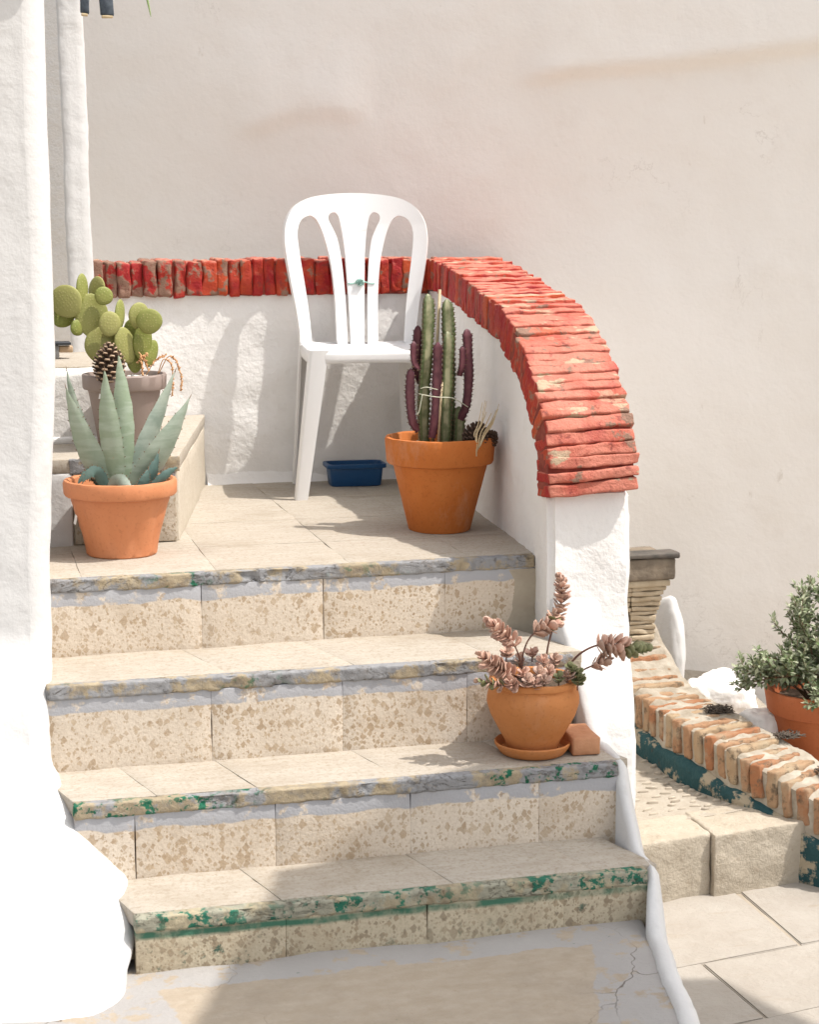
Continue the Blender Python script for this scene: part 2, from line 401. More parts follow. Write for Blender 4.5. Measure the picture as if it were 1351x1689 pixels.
def catmull(pts, n):
    P = [Vector(p) for p in pts]; P = [2 * P[0] - P[1]] + P + [2 * P[-1] - P[-2]]
    out = []
    for i in range(1, len(P) - 2):
        for k in range(n):
            t = k / n; a, b, c, d = P[i - 1], P[i], P[i + 1], P[i + 2]
            out.append(0.5 * ((2 * b) + (c - a) * t + (2 * a - 5 * b + 4 * c - d) * t * t + (3 * b - a - 3 * c + d) * t ** 3))
    out.append(P[-2]); return out

# ================================================================= SETTING
# ---- street sheet, reaching the horizon
bm = bmesh.new()
bmesh.ops.create_grid(bm, x_segments=2, y_segments=2, size=300)
for v in bm.verts: v.co.z = -0.957
k = NT('street_joint', 0.95, 0.1)
k.color(k.mix(k.ramp(k.noise(9, 6), 0.3, 0.7), (0.33, 0.28, 0.22), (0.40, 0.35, 0.285)))
finish('street', bm, k.m, kind='structure')
street = bpy.data.objects['street']
k = NT('street_stone', 0.9, 0.2)
c = k.mix(k.ramp(k.noise(7, 7, 0.62), 0.3, 0.7), (0.33, 0.295, 0.255), (0.39, 0.36, 0.32))
c = k.mix(k.ramp(k.noise(18, 6, 0.7, vec=k.scale(0.4, 1.6, 1)), 0.56, 0.74, 0, 0.45), c, (0.28, 0.225, 0.16))
c = k.mix(k.ramp(k.rnd, 0, 1, 0, 0.25), c, (0.34, 0.30, 0.25))
k.color(c); k.bump(k.noise(30, 7, 0.65), 0.5, 0.012); M['street'] = k.m
def slab(pts, z1, mat, parent, th=0.05, amp=0.004, res=0.06, seed=0.0, name='slab'):
    bm = poly_extrude(pts, 2, z1 - th, z1)
    bmesh.ops.bevel(bm, geom=[e for e in bm.edges if all(v.co.z > z1 - 0.001 for v in e.verts)], offset=0.003, segments=2, affect='EDGES')
    cut(bm, res, (0, 1)); displace(bm, amp, 5, seed)
    return finish(name, bm, mat, parent, True, 50)
def stone_row(pts_l, pts_r): pass
# paving slabs in front of the street step
g = 0.003
rows = [(-0.30, 0.13), (-0.62, -0.30), (-1.05, -0.62), (-1.6, -1.05), (-2.3, -1.6)]
for ri, (ya, yb) in enumerate(rows):
    xs = [[0.25, 0.74, 1.28, 1.9, 2.6], [0.2, 0.47, 1.1, 1.7, 2.5], [0.1, 0.66, 1.2, 1.9, 2.6], [0.1, 0.5, 1.2, 1.9, 2.6], [0.1, 0.8, 1.4, 2.0, 2.6]][ri]
    for i in range(4):
        t = lambda x: 0.165 * (x - 0.5)
        j = random.uniform(-0.02, 0.02)
        slab([(xs[i] + g, ya + t(xs[i]) + g), (xs[i + 1] - g, ya + t(xs[i + 1]) + g), (xs[i + 1] - g + j, yb + t(xs[i + 1]) - g), (xs[i] + g + j, yb + t(xs[i]) - g)],
             -0.95 + random.uniform(-0.003, 0.003), M['street'], street, seed=ri * 7 + i)
# ---- cobbled ramp with kerb stones at its front
k = NT('ramp_mortar', 0.95, 0.15)
c = k.mix(k.ramp(k.noise(12, 7, 0.65), 0.3, 0.7), (0.37, 0.32, 0.255), (0.44, 0.395, 0.33))
k.color(c); k.bump(k.noise(40, 6, 0.7), 0.8, 0.015); M['ramp'] = k.m
ramp = None
bm = poly_extrude([(0.36, 0.20), (0.66, 0.24), (1.1, 0.30), (1.3, 0.5), (1.3, 3.2), (0.36, 3.2)], 2, -1.0, -0.785)
cut(bm, 0.07, (0, 1))
for v in bm.verts:
    if v.co.z > -0.9: v.co.z += 0.02 * fb(v.co, 4) * 0.6 + max(0, v.co.y - 0.6) * 0.10
ramp = finish('ramp', bm, M['ramp'], kind='structure', smooth=True, angle=40)
k = NT('step_stone', 0.9, 0.2)
c = k.mix(k.ramp(k.noise(8, 7, 0.62), 0.3, 0.7), (0.39, 0.335, 0.26), (0.47, 0.415, 0.335))
c = k.mix(k.ramp(k.noise(26, 6, 0.7), 0.58, 0.72, 0, 0.5), c, (0.27, 0.2, 0.13))
k.color(c); k.bump(k.noise(34, 7, 0.68), 0.8, 0.014); M['stepstone'] = k.m
def skew(c): return (c.x, c.y + 0.165 * (c.x - 0.5), c.z)
rough_box('kerb_stone', 0.30, 0.658, 0.085, 0.26, -0.99, -0.783, M['stepstone'], ramp, bev=0.005, res=0.014, amp=0.005, freq=16, seed=1, fn=skew, seg=2)
rough_box('kerb_stone', 0.660, 0.985, 0.062, 0.26, -0.99, -0.781, M['stepstone'], ramp, bev=0.005, res=0.014, amp=0.005, freq=16, seed=5, fn=skew, seg=2)
mb = MB(); mb.lathe([(0, 0.006), (0.45, 0.0055), (0.8, 0.003), (1.0, -0.002), (1.0, -0.01)], 10)
pebm = bpy.data.meshes.new('cobble'); pebm.from_pydata(mb.v, [], mb.f)
for f in pebm.polygons: f.use_smooth = True
pebm.materials.append(m_simple('cobble_stone', (0.30, 0.26, 0.21), (0.46, 0.40, 0.32), 25, 0.8, 0.3, var=0.6))
rs = random.Random(3); done = []
for _ in range(4000):
    x, y = rs.uniform(0.42, 0.95), rs.uniform(0.30, 0.95)
    if x > 0.74 + 0.30 * max(0, 0.55 - y) or len(done) > 150: continue
    if any(abs(x - a) < 0.036 and abs(y - b) < 0.026 for a, b in done): continue
    done.append((x, y))
    o = bpy.data.objects.new('cobble', pebm); link(o, ramp)
    o.location = (x, y, -0.785 + 0.012 * fb((x, y, -0.785), 4) + max(0, y - 0.6) * 0.10 + 0.001)
    o.rotation_euler = (0, 0, rs.uniform(-0.3, 0.5)); o.scale = (rs.uniform(0.012, 0.02), rs.uniform(0.005, 0.008), 1)

# ---- painted pavement in front of the stairs
k = NT('painted_concrete', 0.85, 0.25)
x_, y_, z_ = k.sep(k.pos)
conc = k.mix(k.ramp(k.noise(26, 7, 0.7, vec=k.scale(0.7, 1.3, 1)), 0.3, 0.7), (0.335, 0.275, 0.205), (0.40, 0.34, 0.27))
conc = k.mix(k.ramp(k.noise(70, 5, 0.75), 0.6, 0.7, 0, 0.6), conc, (0.30, 0.23, 0.16))
wv = k.math('MULTIPLY', k.math('SUBTRACT', k.noise(7, 8, 0.68), 0.5), 0.09)
b1 = k.ramp(k.math('ADD', y_, wv), -0.782, -0.779)
b2 = k.ramp(k.math('ADD', k.math('ADD', x_, k.math('MULTIPLY', y_, -0.35)), wv), 0.262, 0.266)
b3 = k.ramp(k.math('ADD', k.math('ADD', x_, k.math('MULTIPLY', y_, 0.2)), wv), -1.07, -1.075)
pm = k.math('MAXIMUM', k.math('MAXIMUM', b1, b2), b3)
pm = k.math('MULTIPLY', pm, k.ramp(k.noise(12, 7, 0.65), 0.55, 0.60, 0.95, 0.0))
conc = k.mix(k.ramp(k.noise(3.5, 7, 0.65), 0.5, 0.7, 0, 0.6), conc, (0.27, 0.225, 0.175))
c = k.mix(pm, conc, k.mix(k.noise(8, 5), (0.30, 0.285, 0.275), (0.38, 0.365, 0.35)))
c = k.mix(k.math('MULTIPLY', k.ramp(k.noise(42, 5, 0.7), 0.68, 0.72), k.ramp(k.noise(6, 2), 0.5, 0.6)), c, (0.02, 0.09, 0.06))
crk = k.math('MULTIPLY', k.ramp(k.vor(3.1, 'DISTANCE_TO_EDGE', vec=k.warp(0.12, 9)), 0.0, 0.006, 1, 0), k.ramp(k.noise(2.3, 2), 0.54, 0.62))
c = k.mix(crk, c, (0.12, 0.09, 0.07))
k.color(c); k.bump(k.math('SUBTRACT', k.noise(45, 6, 0.7), crk), 0.5, 0.008)
bm = box_bm(-3.5, 0.14, -1.75, -0.60, -0.99, -0.662, 0.01)
cut(bm, 0.08, (0, 1)); displace(bm, 0.008, 4, 3)
for v in bm.verts: v.co.x -= max(0, min(1, (v.co.x + 1.0) / 1.0)) * 0.22 * max(0, -0.70 - v.co.y)
finish('pavement', bm, k.m, smooth=True, angle=50, kind='structure')

# ================================================================= STAIRCASE
stairs = empty('staircase', (-0.45, 0, -0.65), label='worn terrazzo staircase with peeling grey and green painted step edges', category='stairs')
OFF = Vector((0.45, 0, 0.65))
def sp(o):            # stairs children keep world coordinates
    o.location = OFF; return o
LV = [0.0, -0.183, -0.378, -0.548, -0.662]
YF = [0.07, -0.222, -0.466, -0.688]
XL = [-1.10, -1.082, -1.046, -0.945]
XR = [0.148, 0.142, 0.165, 0.150]
JT = [[-0.70, -0.40, -0.09], [-0.72, -0.418, -0.12], [-0.92, -0.62, -0.32, -0.023], [-0.64, -0.341, -0.041]]
tilt = [0.030, 0.0, 0.0, 0.0]     # the landing edge runs very slightly out of square
for s in range(4):
    zt, zb = LV[s], LV[s + 1]; yf = YF[s]
    edges = [XL[s]] + JT[s] + [XR[s]]
    def tf(c, s=s): return (c.x, c.y + tilt[s] * (c.x + 0.45), c.z)
    for i in range(len(edges) - 1):                     # riser tiles
        off = random.uniform(-0.0006, 0.0006); gp = 0.0004
        sp(rough_box('riser_tile', edges[i] + gp, edges[i + 1] - gp, yf + 0.004 + off, yf + 0.05, zb - 0.02, zt - 0.029, M['riser'][s], stairs, bev=0.0012, res=(0.05, 1, 0.04), amp=0.0025, freq=9, seed=s * 5, fn=tf))
    yb = (YF[s - 1] + 0.06) if s else 1.60             # treads
    tj = [e + random.uniform(-0.05, 0.08) for e in JT[s]]
    te = [XL[s] - (0.02 if s == 0 else -0.001)] + tj + [XR[s] + 0.03]
    if s == 0:
        te = [-1.5, -0.98, -0.66, -0.33, -0.02, 0.30]
        ys = [yf + 0.030, 0.42, 0.80, 1.18, 1.60]
    else: ys = [yf + 0.030, yb]
    for i in range(len(te) - 1):
        for j in range(len(ys) - 1):
            sk = 0.24 if s == 0 else 0.28
            def tt(c, s=s, y0=ys[0], sk=sk): return (c.x - sk * (c.y - y0) * (1 if s else 0), c.y + tilt[s] * (c.x + 0.45) * (1 if s == 0 and c.y < 0.3 else 0), c.z)
            gp = 0.0002
            sp(rough_box('tread_slab', te[i] + gp, te[i + 1] - gp, ys[j] + (gp if j else 0), ys[j + 1] - gp, zt - 0.028, zt - random.uniform(0, 0.0006), M['tread'], stairs, bev=0.0005, res=(0.05, 0.05, 1), amp=0.003, freq=7, seed=s + i, fn=tt))
    # crumbling painted nosing
    bm = box_bm(XL[s], XR[s], yf + 0.0005, yf + 0.032, zt - 0.032, zt + 0.001, 0.005, 3)
    cut(bm, (0.008, 0.012, 0.009))
    bm.normal_update()
    for v in bm.verts:
        d = fb(v.co, 40, s * 3.1, 5) * 0.0026 + fb(v.co, 7, s, 3) * 0.0012
        chip = fb(v.co, 11, s + 9, 4)
        if chip > 0.42: d -= min(0.007, (chip - 0.42) * 0.05)
        if v.co.z > zt - 0.004 and v.normal.z > 0.7: d = d * 0.3 - 0.0005
        v.co += v.normal * d
        v.co = Vector(tf(v.co))
    sp(finish('nosing', bm, M['nosing'][s], stairs, True, 60))
k = m_simple('stair_core_mortar', (0.36, 0.31, 0.24), (0.42, 0.37, 0.29), 20, 0.95, 0.6)
prof = [(1.58, -0.9), (1.58, -0.034), (0.09, -0.034), (0.09, -0.2), (0.09, -0.205), (-0.195, -0.205), (-0.195, -0.40), (-0.44, -0.40), (-0.44, -0.57), (-0.665, -0.57), (-0.665, -0.6), (-0.655, -0.9)]
sp(finish('core', poly_extrude(prof, 0, -0.935, 0.17), k, stairs, smooth=False))

# ================================================================= PARAPET
K = 0.08
par = empty('stair_parapet', (0.25, 0.0, -0.95), label='white plastered stair parapet capped with red painted bricks, curving down to a pier', category='parapet')
PO = Vector((-0.25, 0, 0.95))
TOP = [(1.75, 0.716), (1.35, 0.712), (1.15, 0.692), (0.95, 0.670), (0.63, 0.628), (0.47, 0.610), (0.36, 0.580), (0.20, 0.508), (0.05, 0.420), (-0.025, 0.345), (-0.056, 0.262), (-0.062, 0.185)]
path = catmull([(0, y, z) for y, z in TOP], 8)
def inner(path, d):
    out = []
    for i, p in enumerate(path):
        t = (path[min(i + 1, len(path) - 1)] - path[max(i - 1, 0)]).normalized()
        n = Vector((0, -t.z, t.y)); n = n if n.y > 0 or n.z < 0 else -n
        nn = Vector((0, t.z, -t.y))
        if nn.z > 0 and abs(t.y) > 0.3: nn = -nn
        if abs(t.y) <= 0.3: nn = Vector((0, abs(t.z), -abs(t.y)))
        out.append(p + nn * d)
    return out
low = inner(path, 0.085)
# right-hand wall
outl = [(1.76, -0.97)] + [(1.76, 0.63)] + [(p.y, p.z) for p in low if p.y < 1.7 and p.z > 0.19] + [(-0.028, 0.17), (-0.038, 0.0), (-0.045, -0.3), (-0.05, -0.97)]
bm = poly_extrude(outl, 0, 0.143, 0.358)
bmesh.ops.triangulate(bm, faces=[f for f in bm.faces if len(f.verts) > 4])
bmesh.ops.bevel(bm, geom=[e for e in bm.edges if len(e.link_faces) == 2 and e.calc_face_angle() > 0.9 and abs(e.verts[0].co.x - e.verts[1].co.x) < 1e-4], offset=0.016, segments=3, affect='EDGES')
cut(bm, 0.035)
bm.normal_update()
for v in bm.verts:
    amp = 0.006 if v.normal.y < -0.5 else 0.003
    v.co += v.normal * (amp * fb(v.co, 6, 2) + 0.0025 * fb(v.co, 25, 4))
    y = v.co.y
    v.co.x += K * max(y, -0.02)
    # plaster skirt at the pier foot
    d = max(0, -0.05 - v.co.z)
    if y < 0.1: v.co.y -= 0.06 * min(1, max(0, (-0.12 - v.co.z) / 0.25)) ** 2
    if v.co.z < -0.30 and y < 0.4 and v.co.x < 0.25: v.co.x += 0.018
w_ = finish('wall_body', bm, M['plaster'], par, True, 50); w_.location = PO
# back wall
rough_box('wall_body', -0.95, 0.262, 1.558, 1.74, -0.97, 0.622, M['plaster'], par, bev=0.006, res=0.03, amp=0.007, freq=7, seed=8).location = PO
# plaster fillet along foot of the back wall
mb = MB(); rows = []
for i in range(60):
    x = -0.475 + 0.70 * i / 59; h = 0.022 + 0.012 * fb((x, 0, 0), 6); d = 0.016 + 0.006 * fb((x, 3, 0), 9)
    rows.append([(x, 1.563, h + 0.02), (x, 1.553, h), (x, 1.556 - d * 0.5, 0.008), (x, 1.553 - d, -0.003)])
mb.grid(rows); mb.build('plaster_fillet', M['plaster'], par).location = PO
# skirt below the pier beside the lower steps and pavement
def lerp_tab(tab, t):
    if t >= tab[0][0]: return tab[0][1]
    for (a0, b0), (a1, b1) in zip(tab[:-1], tab[1:]):
        if t >= a1: return b1 + (b0 - b1) * (t - a1) / (a0 - a1)
    return tab[-1][1]
XI = [(0.0, 0.150), (-0.25, 0.155), (-0.45, 0.163), (-0.68, 0.150), (-0.76, 0.118), (-1.0, 0.055), (-1.25, -0.005), (-1.75, -0.12)]
XO = [(0.0, 0.30), (-0.06, 0.27), (-0.10, 0.235), (-0.20, 0.212), (-0.45, 0.196), (-0.62, 0.186), (-0.72, 0.172), (-0.85, 0.140), (-1.0, 0.100), (-1.25, 0.045), (-1.75, -0.07)]
ZT = [(0.0, -0.06), (-0.12, -0.15), (-0.22, -0.26), (-0.30, -0.372), (-0.44, -0.375), (-0.50, -0.46), (-0.58, -0.545), (-0.67, -0.548), (-0.73, -0.60), (-0.80, -0.648), (-1.75, -0.652)]
mb = MB(); rows = []
for i in range(80):
    y = 0.0 - 1.75 * i / 79
    xi, xo, zt = lerp_tab(XI, y), lerp_tab(XO, y), lerp_tab(ZT, y)
    wob = 0.006 * fb((0, y, 0), 7)
    rows.append([(xi + wob, y, -0.98), (xi + wob, y, zt - 0.014), (xi + 0.008 + wob, y, zt - 0.002), ((xi + xo) / 2, y, zt + 0.003 * fb((1, y, 0), 9)), (xo - 0.010 + wob, y, zt - 0.006), (xo + wob, y, zt - 0.022), (xo + 0.006 + wob, y, (zt - 0.95) / 2), (xo + 0.02 + wob, y, -0.88), (xo + 0.05 + wob, y, -0.985)])
mb.grid(rows); mb.build('plaster_skirt', M['house'], par, angle=60).location = PO

# ---- coping bricks
def brick_mesh(L, W, Hh, seed, amp=0.006, res=(0.035, 0.014, 0.022), bev=0.006):
    """L along x, W along y (course width), Hh along z, centred"""
    bm = box_bm(-L / 2, L / 2, -W / 2, W / 2, -Hh / 2, Hh / 2, bev, 2)
    cut(bm, res)
    for v in bm.verts:
        p = v.co + Vector((seed * 1.7, seed * 0.9, seed * 2.3))
        v.co += Vector((noise.noise(p * 22), noise.noise(p * 22 + Vector((9, 0, 0))), noise.noise(p * 22 + Vector((0, 9, 0))))) * amp
        v.co += v.co.normalized() * amp * 0.7 * noise.noise(p * 60) + Vector((0, 0, 1)) * amp * 0.5 * noise.noise(p * 34)
    me = bpy.data.meshes.new('brick'); bm.normal_update(); bm.to_mesh(me); bm.free()
    for f in me.polygons: f.use_smooth = True
    me.set_sharp_from_angle(angle=R(55))
    return me
def put(name, me, mat, parent, mtx):
    if not me.materials: me.materials.append(mat)
    o = bpy.data.objects.new(name, me); link(o, parent)
    o.matrix_parent_inverse = Matrix.Identity(4)
    o.matrix_basis = Matrix.Translation(-Vector(parent.location)) @ mtx
    return o
rb = random.Random(11)
x = -0.868; i = 0
while x < 0.24:                                        # along the back wall
    wd = rb.uniform(0.036, 0.050); wd = min(wd, 0.262 - x)
    me = brick_mesh(0.225 + rb.uniform(-0.008, 0.008), wd - 0.0025, 0.112 + rb.uniform(-0.006, 0.006), i * 3.3, 0.006, (0.03, 0.010, 0.014))
    zc = 0.713 - 0.056 + rb.uniform(-0.004, 0.003) + 0.008 * (x + 0.87)
    rot = Matrix.Rotation(R(90) + rb.uniform(-0.03, 0.03), 4, 'Z')
    put('brick', me, M['paintbrick'], par, Matrix.Translation((x + wd / 2, 1.652 + rb.uniform(-0.006, 0.006), zc)) @ rot)
    x += wd; i += 1
# along the right wall, following the curve down to the pier
acc = [0.0]
for a, b in zip(path[:-1], path[1:]): acc.append(acc[-1] + (b - a).length)
def on_path(sv):
    for q in range(len(acc) - 1):
        if acc[q + 1] >= sv:
            t = (sv - acc[q]) / (acc[q + 1] - acc[q]); d = (path[q + 1] - path[q]).normalized()
            return path[q].lerp(path[q + 1], t), d
    return path[-1], (path[-1] - path[-2]).normalized()
sv = 0.0; i = 0
while sv < acc[-1] - 0.02:
    wd = rb.uniform(0.027, 0.036)
    p, d = on_path(min(sv + wd / 2, acc[-1]))
    ang = math.atan2(d.z, -d.y)                        # slope down towards -y
    me = brick_mesh(0.230 + rb.uniform(-0.004, 0.004), wd - 0.003, 0.095 + rb.uniform(-0.006, 0.005), 50 + i * 2.7, 0.0045, (0.014, 0.009, 0.02), 0.004)
    n = Vector((0, d.z, -d.y)); n = n if (n.z > 0 or (abs(d.y) < 0.3 and n.y < 0)) else -n
    c = p - n * 0.047
    xx = 0.244 + K * max(p.y, 0) + rb.uniform(-0.0035, 0.0035)
    rot = Matrix.Rotation(-math.atan2(n.y, n.z), 4, 'X')
    if p.y > 1.60: xx += 0.05
    put('brick', me, M['paintbrick'], par, Matrix.Translation((xx, c.y, c.z + rb.uniform(-0.004, 0.004))) @ rot @ Matrix.Rotation(rb.uniform(-0.02, 0.02), 4, 'Y') @ Matrix.Rotation(K * 0.6 + rb.uniform(-0.02, 0.02), 4, 'Z'))
    sv += wd; i += 1
# paint-filled mortar bed showing between bricks
inn = inner(path, 0.010)
mb = MB(); rows = []
for p, q in zip(inn, low):
    xk = K * max(p.y, 0)
    rows.append([(0.131 + xk, q.y, q.z), (0.131 + xk, p.y, p.z), (0.352 + xk, p.y, p.z), (0.352 + xk, q.y, q.z)])
mb.grid(rows, True, True); mb.build('mortar', M['paintmortar'], par, smooth=False).location = PO
rough_box('mortar', -0.86, 0.26, 1.551, 1.75, 0.605, 0.702, M['paintmortar'], par, bev=0.003, res=0.03, amp=0.004, freq=20).location = PO

# ================================================================= HOUSE ON THE LEFT
house = empty('house_front', (-1.6, -0.1, -0.65), label='bright white plastered house front at the left edge of the stairs', category='house')
HO = Vector((1.6, 0.1, 0.65))
# main wall with a soft corner, flaring into a plaster apron low down
XE = [(9, -1.034), (0.5, -1.034), (0.3, -1.048), (0.06, -1.060), (-0.104, -1.058), (-0.164, -1.062), (-0.214, -1.070), (-0.278, -1.073), (-0.354, -1.077), (-0.385, -1.058), (-0.404, -1.038), (-0.434, -1.016), (-0.477, -0.986), (-0.511, -0.963), (-0.538, -0.942), (-0.57, -0.928), (-0.60, -0.926), (-0.622, -0.935), (-0.649, -0.958), (-0.70, -0.975)]
YT = [(9, -0.115), (-0.10, -0.118), (-0.15, -0.14), (-0.20, -0.235), (-0.33, -0.27), (-0.36, -0.31), (-0.41, -0.47), (-0.50, -0.53), (-0.53, -0.57), (-0.58, -0.69), (-0.63, -0.77), (-0.66, -0.87), (-0.70, -0.92)]
zs = [-0.68 + 0.0178 * i for i in range(60)] + [0.42 + 0.06 * i for i in range(24)]
mb = MB(); rows = []
for z in zs:
    xs = lerp_tab(XE, z); g_ = min(1, max(0, (-0.33 - z) / 0.33))
    yf_ = (lerp_tab(YT, z + 0.02) + 2 * lerp_tab(YT, z) + lerp_tab(YT, z - 0.02)) / 4
    c1, c2 = 0.05 + 0.08 * g_, 0.05 + 0.14 * g_
    pts = []
    for q in range(60):                                  # front face, fading back to the plain wall further left
        t = q / 59; x = -3.2 + (xs - c1 + 3.2) * (1 - (1 - t) ** 2)
        fx = min(1, max(0, (x + 1.9) / 0.6)); fx = fx * fx * (3 - 2 * fx)
        pts.append((x, -0.115 + (yf_ + 0.115) * fx))
    for q in range(1, 10):                               # rounded corner
        t = q / 9; b_ = (1 - t) ** 2
        pts.append((b_ * (xs - c1) + 2 * t * (1 - t) * (xs - 0.008) + t * t * xs, b_ * yf_ + 2 * t * (1 - t) * (yf_ + 0.008) + t * t * (yf_ + c2)))
    for q in range(1, 26): pts.append((xs, yf_ + c2 + (0.44 - yf_ - c2) * q / 25))
    pts += [(xs - 0.015, 0.46), (-2.0, 0.46), (-3.2, 0.46)]
    row = []
    lo = 1 if z < -0.15 else 0.4
    for (x, y) in pts:
        nn = 0.003 * fb((x, y, z), 3, 1) + 0.0012 * fb((x, y * 0.4, z), 14, 2) + 0.0022 * lo * fb((x, y, z), 34, 4)
        row.append((x + nn * (1 if x > -2 else 0), y + nn, z))
    rows.append(row)
mb.grid(rows); mb.build('wall_body', M['house'], house, angle=60).location = HO
# far door jamb: lit narrow face and splayed rough reveal in shade
def jamb(name, pts, mat, seed):
    mb = MB(); rows = []
    P = []
    for (ax_, ay), (bx, by) in zip(pts[:-1], pts[1:]):
        n = max(2, int(math.hypot(bx - ax_, by - ay) / 0.02))
        for q in range(n): P.append((ax_ + (bx - ax_) * q / n, ay + (by - ay) * q / n))
    P.append(pts[-1])
    for zi in range(110):
        z = -0.2 + 1.94 * zi / 109
        row = []
        for x, y in P:
            nn = 0.007 * fb((x, y, z), 4, seed) + 0.004 * fb((x, y, z), 24, seed)
            row.append((x + nn * 0.5 - 0.012 * z + 0.012, y + nn * 0.6, z))
        rows.append(row)
    mb.grid(rows); mb.build(name, mat, house, angle=60).location = HO
jamb('reveal', [(-1.5, 2.0), (-0.905, 1.50)], M['reveal'], 3)
jamb('jamb', [(-0.905, 1.50), (-0.898, 1.495), (-0.832, 1.510), (-0.826, 1.522), (-0.83, 1.85), (-1.5, 2.05)], M['house'], 3)

# steps up to the door
ds = empty('door_steps', (-0.95, 0.9, 0.0), label='two doorway steps, terrazzo lower step and white plastered upper one', category='steps')
DO = Vector((0.95, -0.9, 0))
def stepskew(c): return (c.x + (0.205 * (c.y - 0.52) if c.x > -0.9 else 0), c.y, c.z)
M['cream_plain'] = m_tread('cream_render', (0.50, 0.44, 0.355), (0.56, 0.51, 0.43), (0.36, 0.29, 0.2))
rough_box('lower_step', -1.35, -0.694, 0.527, 1.57, -0.02, 0.188, M['cream_plain'], ds, bev=0.004, res=0.05, amp=0.003, freq=9, fn=stepskew).location = DO
rough_box('riser_tile', -0.965, -0.701, 0.515, 0.53, 0.002, 0.19, m_terrazzo('terrazzo_door_step', (0.42, 0.38, 0.31), (0.5, 0.45, 0.37), (0.27, 0.22, 0.16), (0.35, 0.29, 0.2), GREY, 0.226), ds, bev=0.002, res=0.04, amp=0.002).location = DO
rough_box('white_plaster', -1.30, -0.968, 0.512, 0.535, -0.01, 0.19, M['house'], ds, bev=0.006, res=0.03, amp=0.004).location = DO
rough_box('tread_slab', -1.34, -0.692, 0.512, 1.555, 0.19, 0.226, M['tread'], ds, bev=0.003, res=0.06, amp=0.002, fn=stepskew).location = DO
bm = box_bm(-0.975, -0.69, 0.5085, 0.52, 0.186, 0.2265, 0.003); cut(bm, (0.012, 1, 0.01)); displace(bm, 0.003, 25)
finish('nosing', bm, M['nosing'][0], ds, True, 60).location = DO
rough_box('upper_step', -1.35, -0.80, 0.865, 1.60, 0.227, 0.43, M['plaster'], ds, bev=0.02, res=0.035, amp=0.006, freq=7, seed=3, seg=3).location = DO
rough_box('upper_tread', -1.36, -0.83, 0.90, 1.58, 0.425, 0.437, M['tread'], ds, bev=0.003, res=0.06, amp=0.002, freq=7).location = DO
# white plaster bead on the landing beside the house corner
rough_box('plaster_fillet', -1.3, -0.70, 0.855, 0.872, 0.222, 0.245, M['plaster'], ds, bev=0.008, res=0.03, amp=0.004).location = DO

# ================================================================= BACKGROUND WALL
nW = Vector((-0.469, -0.883, 0)); dW = Vector((0.883, -0.469, 0)); Q = Vector((1.62, 1.25, 0))
mb = MB(); rows = []
def seg_d(u, z, pts):
    best = 9
    for (a, b), (c, d) in zip(pts[:-1], pts[1:]):
        L = (c - a) ** 2 + (d - b) ** 2; t = max(0, min(1, ((u - a) * (c - a) + (z - b) * (d - b)) / L))
        best = min(best, math.hypot(u - a - t * (c - a), z - b - t * (d - b)))
    return best
def wall_uv(px, py):                                    # photo feature -> place on the wall plane
    F = 2900; P = R(9); A = R(14.5); o = Vector((-1.25, -4.05, 0.8))
    a = (px - 675.5) / F; b = -(py - 844.5) / F
    X, Y, Z = a, math.cos(P) + b * math.sin(P), -math.sin(P) + b * math.cos(P)
    d = Vector((X * math.cos(A) + Y * math.sin(A), -X * math.sin(A) + Y * math.cos(A), Z))
    t = (Q - o).dot(nW) / d.dot(nW); p = o + d * t
    return ((p - Q).dot(dW), p.z)
shadow_ledge_a = [wall_uv(*p) for p in [(370, 222), (430, 214), (490, 192), (560, 190), (620, 202)]]  # ledges shaped into the plaster to stand in for cast shadow streaks
shadow_ledge_b = [wall_uv(*p) for p in [(850, 140), (950, 122), (1120, 108), (1351, 78), (1500, 55)]]
us = [-6 + 0.08 * i for i in range(14)] + [-4.85 + 0.02 * i for i in range(290)] + [0.95 + 0.2 * i for i in range(40)]
zz = [-1.0 + 0.02 * i for i in range(145)] + [1.95 + 0.25 * i for i in range(3)]
for z in zz:
    row = []
    for u in us:
        h = 0.016 * fb((u, z, 0), 0.9, 5) + 0.004 * fb((u, z, 0), 5, 5)
        if -5 < u < 1.2 and z < 2:
            for rg, am, sf in ((shadow_ledge_a, 0.024, 0.012), (shadow_ledge_b, 0.040, 0.007)):
                zl = None
                for (u0, z0), (u1, z1) in zip(rg[:-1], rg[1:]):
                    if u0 <= u <= u1: zl = z0 + (z1 - z0) * (u - u0) / (u1 - u0)
                if zl is not None:
                    sd = z - zl; fe = min(1, (u - rg[0][0]) / 0.15) * min(1, max(0, (rg[-1][0] - u) / 0.12))
                    h += am * fe / (1 + math.exp(-max(-30, min(30, sd / sf)))) * math.exp(-max(0, sd) / 0.22)
        if z < -0.35: h += 0.05 * (-0.35 - z) + 0.02 * max(0, -0.35 - z) * fb((u, z, 0), 6, 2)
        p = Q + dW * u + nW * h
        row.append((p.x, p.y, z))
    rows.append(row)
mb.grid(rows)
wall = mb.build('boundary_wall', M['back'], label='tall plain plastered wall in shade behind the stairs', category='wall')

# unseen pale ground behind the parapet, added to bounce light onto the wall
mb = MB(); rows = []
for i in range(40):
    x = 0.36 - 4.0 * i / 39; zl = min(0.42, -0.50 + (0.36 - x) * 0.55)
    yw = Q.y + (x - Q.x) * dW.y / dW.x
    y0 = 1.77 if x > -1.0 else 1.77 + (-1.0 - x) * 0.9
    rows.append([(x, y0 + (yw - y0) * j / 9, zl + 0.01 * fb((x, j * 0.1, 0), 4)) for j in range(10)])
mb.grid(rows); mb.build('bounce_lane', m_simple('pale_bounce_lane', (0.66, 0.62, 0.56), (0.74, 0.70, 0.65), 9, 0.95, 0.4), kind='structure')

